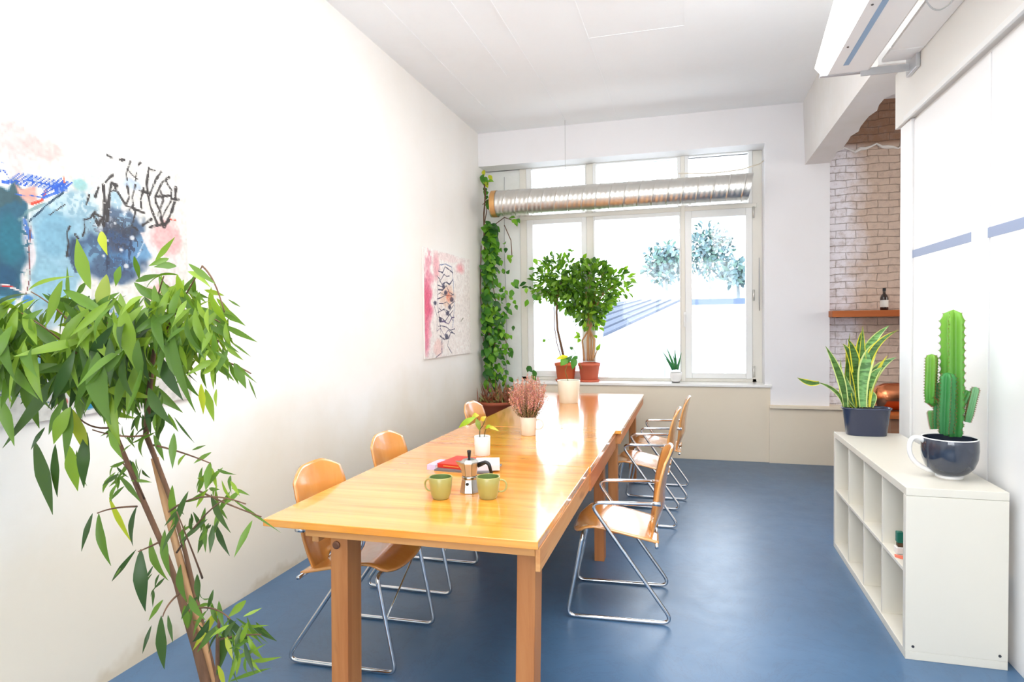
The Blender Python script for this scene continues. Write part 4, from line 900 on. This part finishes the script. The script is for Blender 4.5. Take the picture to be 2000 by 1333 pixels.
# ------------------------------------------------------------------ snake plant
YS = 4.525
L_ = Vector((1.085, YS, sh)); o = thing('potted_snake_plant', L_, 'snake plant with yellow-edged leaves in an oval charcoal pot on the white shelf', 'plant')
oval = [(0, 0), (.100, 0), (.104, .004), (.122, .165), (.128, .168), (.130, .178), (.125, .180), (.119, .17), (.10, .01), (0, .01)]
def superl(prof, mb, k=2.7, sx=1.12, sy=.62, n=56):
    vs = []; fs = []
    for r, z in prof:
        for i in range(n):
            a = 2*PI*i/n; ca, sa = math.cos(a), math.sin(a); q_ = (abs(ca)**k+abs(sa)**k)**(-1/k); vs.append(L_+Vector((r*ca*q_*sx, r*sa*q_*sy, z)))
    for j in range(len(prof)-1):
        for i in range(n): fs.append((j*n+i, j*n+(i+1) % n, (j+1)*n+(i+1) % n, (j+1)*n+i))
    return mb.add(vs, fs)
superl(oval, MB()).build('pot', M_plastic, o, smooth=True); superl([(.117, .165), (.0, .168)], MB()).build('soil', M_soil, o, smooth=True)
lf = MB(); rnd = random.Random(2); YL, GD, GM, PALE = lin((232, 222, 70)), lin((92, 134, 66)), lin((132, 186, 112)), lin((214, 228, 150))
def snake(b, mids, t, wpx, edge, core, Y0, Y1, tw=.0):
    B = atY(*b, Y0); T = atY(*t, Y1); pts = [B]+[atY(*m, (Y0+(Y1-Y0)*.5)) for m in mids]+[T]
    if len(pts) == 3: cv = bez(pts[0], pts[1]*2-(pts[0]+pts[2])*.5, pts[2], 18)
    else: cv = [pts[0].lerp(pts[1], k/18) for k in range(19)]
    W = pxsize(wpx*1.28, B); vs = []; fs_e = []; fs_c = []; n = len(cv)-1
    nr = Vector((rnd.uniform(-.3, .3), -1, .2)).normalized()
    for k, p in enumerate(cv):
        t_ = k/n; ax = (cv[min(n, k+1)]-cv[max(0, k-1)]).normalized(); a_ = tw*t_; nn = (nr-ax*nr.dot(ax)).normalized(); sd = ax.cross(nn)
        sd, nn = sd*math.cos(a_)+nn*math.sin(a_), nn*math.cos(a_)-sd*math.sin(a_)
        w_ = W/2*min(1, (.55+t_*1.1))*max(.02, (1-max(0, (t_-.45)/.55)**1.9))
        for q_ in (-1, -.72, -.25, .25, .72, 1): vs.append(p+sd*w_*q_+nn*w_*.35*(abs(q_)**2-.3))
    for k in range(n):
        for j in range(5):
            f_ = (k*6+j, k*6+j+1, k*6+j+7, k*6+j+6); (fs_e if j in (0, 4) else fs_c).append(f_)
    base = len(lf.v); lf.v += vs
    for f_ in fs_e: lf.f.append(tuple(i+base for i in f_)); lf.c.append(edge)
    for f_ in fs_c: lf.f.append(tuple(i+base for i in f_)); lf.c.append(core)
zb = 796
for (b, m, t, w_, e, c_, tw) in (
    ((1672, zb), [(1664, 740)], (1652, 678), 14, YL, GD, .2), ((1678, zb), [(1668, 715)], (1646, 672), 15, YL, GD, 0), ((1676, zb), [(1672, 712)], (1656, 663), 14, YL, GD, .3),
    ((1684, zb), [(1680, 705)], (1684, 646), 16, YL, GD, 0), ((1682, zb), [(1684, 720)], (1685, 637), 11, YL, GD, .4), ((1684, zb), [(1688, 700)], (1737, 636), 17, PALE, GM, .1), ((1690, zb), [(1698, 700)], (1755, 645), 12, YL, GD, .3),
    ((1686, zb), [(1692, 710)], (1726, 664), 19, PALE, GM, 0), ((1692, zb), [(1704, 735)], (1751, 698), 17, PALE, lin((130, 176, 130)), .1), ((1690, zb), [(1700, 745)], (1724, 718), 14, PALE, GM, 0),
    ((1652, zb), [(1640, 735)], (1612, 676), 12, PALE, GD, .2), ((1650, zb), [(1644, 762)], (1642, 700), 7, YL, GM, .3), ((1668, zb), [(1655, 750)], (1660, 650), 10, YL, GD, -.3), ((1675, zb), [(1660, 770)], (1650, 730), 13, PALE, GM, .2),
    ((1680, zb), [(1676, 760)], (1660, 690), 13, YL, GD, .1), ((1698, zb), [(1708, 740)], (1734, 694), 6, YL, YL, .2), ((1702, zb), [(1706, 775)], (1697, 765), 9, PALE, GM, 0), ((1660, zb), [(1652, 775)], (1641, 742), 6, PALE, GM, .2)):
    snake(b, m, t, w_, e, c_, YS+rnd.uniform(-.05, .05), YS+rnd.uniform(-.08, .08), tw)
snake((1648, 795), [(1632, 765)], (1596, 747), 6, PALE, GD, YS, YS-.05, .2); snake((1600, 748), [(1580, 748)], (1557, 738), 9, YL, GD, YS-.05, YS-.08, .1)
lf.build('leaves', M_snake, o, smooth=True)

# ------------------------------------------------------------------ cactus in giant cup
L_ = Vector((1.163, 3.39, sh)); o = thing('potted_cactus', L_, 'tall ribbed green cactus in a huge dark blue teacup on the white shelf', 'plant')
MB().lathe([(0, 0), (.052, 0), (.056, .004), (.056, .012), (.052, .016), (0, .016)], L_, 44).build('cup_foot', M_cup, o, smooth=True)
MB().lathe([(.050, .014), (.075, .028), (.098, .055), (.112, .095), (.116, .135), (.115, .170), (.113, .186)], L_, 56).build('cup', M_navy, o, smooth=True)
MB().lathe([(.113, .186), (.1125, .190), (.108, .190), (.1075, .186)], L_, 56).build('cup_rim', M_cup, o, smooth=True)
MB().lathe([(.1075, .187), (.108, .15), (.10, .13)], L_, 56).build('cup_inside', M_navy, o, smooth=True)
MB().lathe([(.106, .150), (.05, .156), (0, .158)], L_, 44).build('soil', M_soil, o, smooth=True)
hs = bez(L_+Vector((-.108, -.01, .170)), L_+Vector((-.165, -.02, .215)), L_+Vector((-.172, -.02, .145)), 8)+bez(L_+Vector((-.172, -.02, .145)), L_+Vector((-.176, -.02, .060)), L_+Vector((-.066, -.004, .026)), 10)[1:]
MB().tube(hs, [.011]*len(hs), 12).build('handle', M_cup, o, smooth=True)
rnd = random.Random(8)
def column(px0, py0, px1, py1, Y, wpx, ribs, par, name, cola, colb, tipn=5, ph=0, bendx=0):
    A = atY(px0, py0, Y); B = atY(px1, py1, Y); n = 34; vs = []; fs = []; cs = []; R_ = pxsize(wpx, A)/2; m = ribs*6; mb = MB(); sp_ = MB()
    ax = (B-A).normalized(); u_ = ax.cross(Vector((0, 1, 0))).normalized(); v_ = ax.cross(u_); nz_ = 0
    for i in range(n+1):
        t = i/n; cc_ = A.lerp(B, t)+u_*bendx*math.sin(PI*t); tip = 1-t; k = math.sqrt(max(0, 1-max(0, (t-.90)/.10)**2)) if t > .90 else 1; k *= (.80+.2*min(1, t*5))
        for j in range(m):
            a = 2*PI*j/m+ph; rib = abs(math.cos(ribs*(a-ph)/2)); bumpy = 1+.09*(1 if i % 2 else -1)*rib**6
            rr_ = R_*k*(.45+.55*rib**1.5)*bumpy; vs.append(cc_+(u_*math.cos(a)+v_*math.sin(a))*rr_)
    for i in range(n):
        for j in range(m): fs.append((i*m+j, i*m+(j+1) % m, (i+1)*m+(j+1) % m, (i+1)*m+j))
    fs.append(tuple(n*m+k for k in range(m)))
    base = 0
    mb.v = vs; mb.f = fs
    for f_ in fs:
        t = (f_[0]//m)/n; c_ = [cola[q_]*(1-t)+colb[q_]*t for q_ in range(3)]; mb.c.append(tuple(c_))
    ob = mb.build(name, M_attr2, par, smooth=True)
    for i in range(1, n):
        for r0 in range(ribs):
            j = r0*6; p = vs[i*m+j]; cc_ = A.lerp(B, i/n)+u_*bendx*math.sin(PI*i/n); d = (p-cc_).normalized()
            for s__ in (-1, 1): sp_.tube([p-d*.001, p+d*.0045+ax*.003*s__], [.0011, .0003], 4)
    sp_.build('spines', M_spine, ob, kind='stuff')
    return ob
M_attr2 = leafmat('cactus_skin', .0, .35); M_spine = mat('cactus_spine', (150, 96, 60), .6)
g0, g1_ = lin((54, 130, 62)), lin((120, 178, 52))
column(1862, 852, 1862, 605, 3.39, 43, 5, o, 'column', g0, g1_, ph=.9)
column(1846, 848, 1851, 728, 3.34, 30, 5, o, 'column', lin((44, 112, 60)), lin((60, 140, 70)), ph=.4)
column(1833, 838, 1836, 747, 3.40, 22, 5, o, 'column', lin((48, 116, 60)), lin((70, 140, 76)), ph=.2)
column(1817, 788, 1820, 692, 3.40, 25, 4, o, 'column', lin((70, 140, 50)), lin((118, 170, 56)), ph=.3)
column(1830, 788, 1815, 776, 3.40, 22, 4, o, 'column', lin((70, 140, 50)), lin((80, 150, 52)), ph=.3)
column(1824, 838, 1818, 802, 3.42, 15, 4, o, 'column', lin((84, 140, 76)), lin((96, 150, 80)), ph=.3)
column(1889, 825, 1906, 756, 3.38, 17, 4, o, 'column', lin((84, 146, 90)), lin((120, 172, 120)), ph=.6)
column(1868, 800, 1888, 762, 3.40, 26, 4, o, 'column', lin((54, 130, 62)), lin((84, 150, 70)), ph=.6)

# ------------------------------------------------------------------ tall ficus at left front
YF = 1.75
base = Vector((atY(402, 1333, YF).x, YF, 0)); o = thing('potted_ficus', base, 'tall narrow-leaved ficus leaning left in the left foreground', 'plant')
pot(o, base, vessel(.19, .12, .15, .008, .006, .04), M_cream, .138, .165)
def trunkline(pl_, rs, m): return MB().tube([base+Vector((0, 0, .15))]+[atY(x, y, Y) for x, y, Y in pl_], rs, 10).build('stem', m, o, smooth=True)
trunkline([(402, 1333, 1.75), (385, 1270, 1.75), (360, 1190, 1.74), (345, 1140, 1.73), (315, 1060, 1.71), (280, 980, 1.69), (255, 920, 1.67), (222, 840, 1.62), (190, 760, 1.56), (160, 660, 1.48)], [.018, .017, .015, .013, .010, .009, .009, .008, .007, .006, .004], M_bark)
trunkline([(412, 1333, 1.78), (395, 1250, 1.78), (372, 1170, 1.78), (345, 1070, 1.77), (322, 980, 1.76), (302, 895, 1.75)], [.014, .014, .013, .013, .012, .012, .012], M_barkpale)
trunkline([(420, 1333, 1.80), (385, 1180, 1.79), (362, 1080, 1.78), (335, 980, 1.76), (305, 900, 1.74), (285, 850, 1.71), (290, 780, 1.66), (300, 690, 1.60), (310, 600, 1.55)], [.013, .011, .009, .007, .008, .008, .009, .009, .007, .005], M_bark)
trunkline([(425, 1333, 1.74), (425, 1250, 1.70), (430, 1190, 1.66)], [.010, .008, .006, .004], M_bark)
tw = MB(); rnd = random.Random(17)
twigs = [((282, 975), (262, 930), (240, 905)), ((345, 1080), (395, 1000), (440, 975)), ((330, 1000), (390, 950), (480, 985)), ((390, 960), (440, 985), (510, 1010)), ((300, 870), (350, 880), (410, 905)), ((290, 850), (240, 860), (180, 840)), ((220, 835), (170, 845), (140, 800)), ((268, 990), (220, 990), (190, 1003)), ((310, 1060), (290, 1070), (270, 1078)), ((350, 1160), (325, 1180), (318, 1205)), ((395, 1130), (385, 1100), (345, 1000)), ((380, 1190), (420, 1180), (450, 1210)), ((430, 1250), (470, 1240), (510, 1240)), ((300, 690), (360, 580), (395, 520)), ((395, 520), (420, 540), (438, 610)), ((438, 610), (425, 680), (415, 700)), ((415, 700), (450, 706), (490, 730)), ((300, 650), (360, 640), (400, 700)), ((180, 720), (100, 640), (20, 600)), ((200, 700), (120, 600), (60, 570)), ((230, 700), (200, 620), (195, 560)), ((280, 700), (300, 600), (320, 540)), ((180, 740), (60, 700), (-10, 640)), ((320, 600), (400, 610), (430, 630))]
for a, b, c_ in twigs: tw.tube(bez(atY(*a, 1.68), atY(*b, 1.60), atY(*c_, 1.54), 8), [.0035-.0002*k for k in range(9)], 5)
tw.build('twigs', M_bark, o, smooth=True)
lf = MB()
TN = {0: [lin((56, 84, 44)), lin((70, 98, 50)), lin((62, 92, 40))], 1: [lin((92, 128, 48)), lin((104, 140, 52)), lin((84, 118, 44))], 2: [lin((128, 160, 52)), lin((142, 172, 62)), lin((118, 150, 50))], 3: [lin((172, 184, 50))], 4: [lin((150, 166, 80))]}
FL = [(177, 565, 150, 466, 24, 2), (198, 452, 210, 499, 16, 3), (55, 568, 145, 540, 9, 2), (122, 548, 88, 640, 30, 2), (168, 552, 145, 580, 12, 1), (208, 536, 203, 625, 36, 4), (190, 582, 187, 634, 24, 0), (240, 598, 263, 720, 36, 2), (282, 612, 318, 704, 28, 2), (190, 688, 217, 830, 44, 1), (135, 712, 5, 876, 26, 0), (-6, 768, 28, 872, 22, 1), (68, 862, 103, 1006, 30, 0), (108, 868, 112, 972, 15, 0), (138, 795, 105, 868, 26, 2), (139, 795, 127, 898, 26, 1), (142, 800, 172, 895, 28, 3), (135, 870, 152, 960, 25, 2), (170, 845, 164, 954, 22, 0),
 (212, 842, 240, 898, 14, 1), (340, 846, 337, 916, 15, 1), (230, 928, 276, 984, 12, 1), (267, 990, 260, 1068, 14, 0), (193, 1003, 217, 1106, 17, 1), (181, 1003, 159, 1078, 11, 0), (213, 972, 257, 1060, 12, 3), (294, 1050, 329, 1135, 20, 1), (322, 1035, 333, 1128, 22, 1), (275, 1073, 284, 1195, 25, 0), (266, 1074, 218, 1137, 9, 0), (353, 1103, 366, 1178, 18, 1), (385, 1122, 388, 1178, 13, 0), (337, 948, 343, 1030, 17, 1), (368, 960, 341, 1034, 12, 0), (411, 903, 402, 960, 15, 1), (412, 965, 451, 1042, 15, 0), (471, 957, 436, 988, 9, 1), (452, 974, 550, 1042, 5, 1), (493, 1017, 457, 1090, 12, 1), (420, 1022, 449, 1087, 12, 0), (406, 1014, 350, 1062, 9, 0), (408, 1022, 386, 1082, 12, 0), (416, 1026, 410, 1082, 11, 0), (425, 917, 462, 928, 6, 1), (413, 884, 378, 906, 8, 1), (315, 1203, 321, 1308, 19, 0), (328, 1202, 338, 1257, 8, 0), (296, 1222, 278, 1278, 7, 0), (319, 1172, 290, 1214, 11, 1), (361, 1183, 366, 1230, 16, 1), (370, 1163, 401, 1212, 15, 1), (432, 1185, 376, 1272, 17, 3), (442, 1226, 423, 1320, 23, 0), (430, 1218, 385, 1275, 13, 1), (481, 1173, 444, 1208, 14, 2), (450, 1210, 497, 1265, 12, 0), (460, 1207, 524, 1258, 7, 1), (459, 1287, 520, 1258, 8, 2), (490, 1292, 550, 1284, 8, 2), (446, 1333, 530, 1306, 8, 1), (465, 1270, 462, 1320, 12, 2), (440, 1240, 455, 1290, 10, 3), (475, 1205, 512, 1188, 6, 2), (470, 1225, 525, 1222, 6, 2), (425, 1300, 440, 1345, 12, 3),
 (303, 510, 342, 463, 11, 2), (264, 550, 314, 536, 12, 1), (262, 552, 309, 592, 16, 1), (308, 586, 354, 613, 11, 1), (385, 538, 346, 597, 13, 1), (368, 515, 422, 556, 12, 1), (390, 570, 393, 642, 20, 1), (424, 608, 398, 642, 13, 2), (414, 642, 368, 704, 17, 1), (430, 633, 503, 669, 11, 1), (437, 613, 474, 633, 9, 1), (428, 664, 468, 690, 7, 1), (455, 670, 491, 698, 4, 1), (420, 687, 448, 704, 6, 1), (448, 707, 466, 752, 11, 1), (457, 709, 481, 760, 17, 1), (462, 711, 502, 749, 6, 1), (485, 740, 501, 780, 4, 1), (393, 750, 397, 810, 14, 3), (401, 760, 418, 824, 15, 2), (423, 760, 423, 795, 9, 2), (414, 706, 417, 762, 10, 2), (396, 712, 404, 760, 10, 1), (336, 635, 382, 806, 22, 1), (282, 616, 320, 704, 26, 4), (313, 698, 358, 783, 24, 0), (290, 758, 340, 834, 22, 0), (270, 663, 282, 748, 25, 1), (340, 815, 380, 866, 5, 0), (235, 520, 226, 560, 14, 1), (262, 500, 272, 548, 13, 1), (330, 505, 290, 520, 12, 1), (345, 520, 300, 522, 14, 1), (60, 690, 20, 800, 20, 1), (90, 740, 40, 790, 18, 0), (0, 640, 30, 745, 22, 1), (10, 700, 75, 780, 20, 1), (30, 600, -10, 690, 24, 2), (445, 585, 470, 600, 4, 1), (236, 1110, 222, 1128, 4, 1), (375, 880, 402, 870, 5, 1), (348, 910, 366, 885, 7, 2), (150, 880, 170, 950, 12, 1), (88, 835, 60, 880, 8, 0), (125, 780, 95, 850, 14, 1)]
for (x0, y0, x1, y1, w_, tn) in FL:
    Y0 = (1.52 if y0 < 850 else 1.66)+rnd.uniform(-.08, .08); Y1 = Y0+rnd.uniform(-.07, .05)
    B = atY(x0, y0, Y0); T = atY(x1, y1, Y1); lf.leaf(B, T, pxsize(w_, B)*1.08, V+Vector((rnd.uniform(-.35, .35), 0, rnd.uniform(-.1, .4))), rnd.uniform(-.05, .10), rnd.choice(TN[tn]), 11, fold=.22, peak=.42, tail=.8)
def fic(cx, cy, rx, ry, n, ln, Yc, yr, tns, wd=.22, spread=.5):
    for i in range(n):
        a = rnd.uniform(0, 2*PI); k = math.sqrt(rnd.random()); B = atY(cx+rx*k*math.cos(a), cy+ry*k*math.sin(a), Yc+rnd.uniform(-yr, yr))
        d = Vector((rnd.gauss(math.cos(a)*.25, spread), rnd.gauss(-.05, .4), rnd.gauss(-.85, .35))).normalized(); l_ = ln*rnd.uniform(.65, 1.2)
        lf.leaf(B, B+d*l_, l_*wd, V+Vector((rnd.gauss(0, .5), rnd.gauss(0, .3), rnd.gauss(.3, .4))), rnd.uniform(-.06, .2), rnd.choice(TN[rnd.choice(tns)]), 9, fold=.3, peak=.4, tail=.85)
fic(110, 630, 130, 65, 120, .18, 1.62, .16, (0, 1, 1, 2, 2), .19); fic(250, 650, 95, 80, 125, .17, 1.62, .16, (0, 1, 1, 2, 2), .18); fic(190, 715, 120, 50, 80, .16, 1.66, .12, (0, 1, 1, 2), .22)
fic(350, 600, 75, 75, 110, .12, 1.58, .10, (1, 1, 2, 2), .2, .7); fic(410, 660, 50, 60, 34, .10, 1.56, .08, (1, 2), .2, .6); fic(20, 670, 60, 70, 70, .16, 1.55, .12, (1, 1, 2), .22)
fic(300, 800, 30, 50, 22, .09, 1.68, .06, (0, 1), .2); fic(250, 920, 30, 40, 18, .08, 1.7, .06, (0, 1, 1), .18, .6); fic(420, 940, 40, 35, 16, .08, 1.66, .06, (1, 1, 2), .18, .7); fic(400, 1010, 60, 30, 16, .08, 1.68, .06, (0, 1), .17, .6); fic(470, 1240, 40, 40, 22, .09, 1.62, .07, (0, 1, 2), .17, .9); fic(410, 1200, 40, 50, 16, .08, 1.68, .06, (0, 1), .2, .6); fic(300, 1130, 25, 25, 6, .06, 1.7, .05, (0,), .16, .6); fic(230, 850, 40, 30, 10, .06, 1.66, .05, (1,), .18, .7)
lf.build('foliage', M_leaf, o, smooth=True)
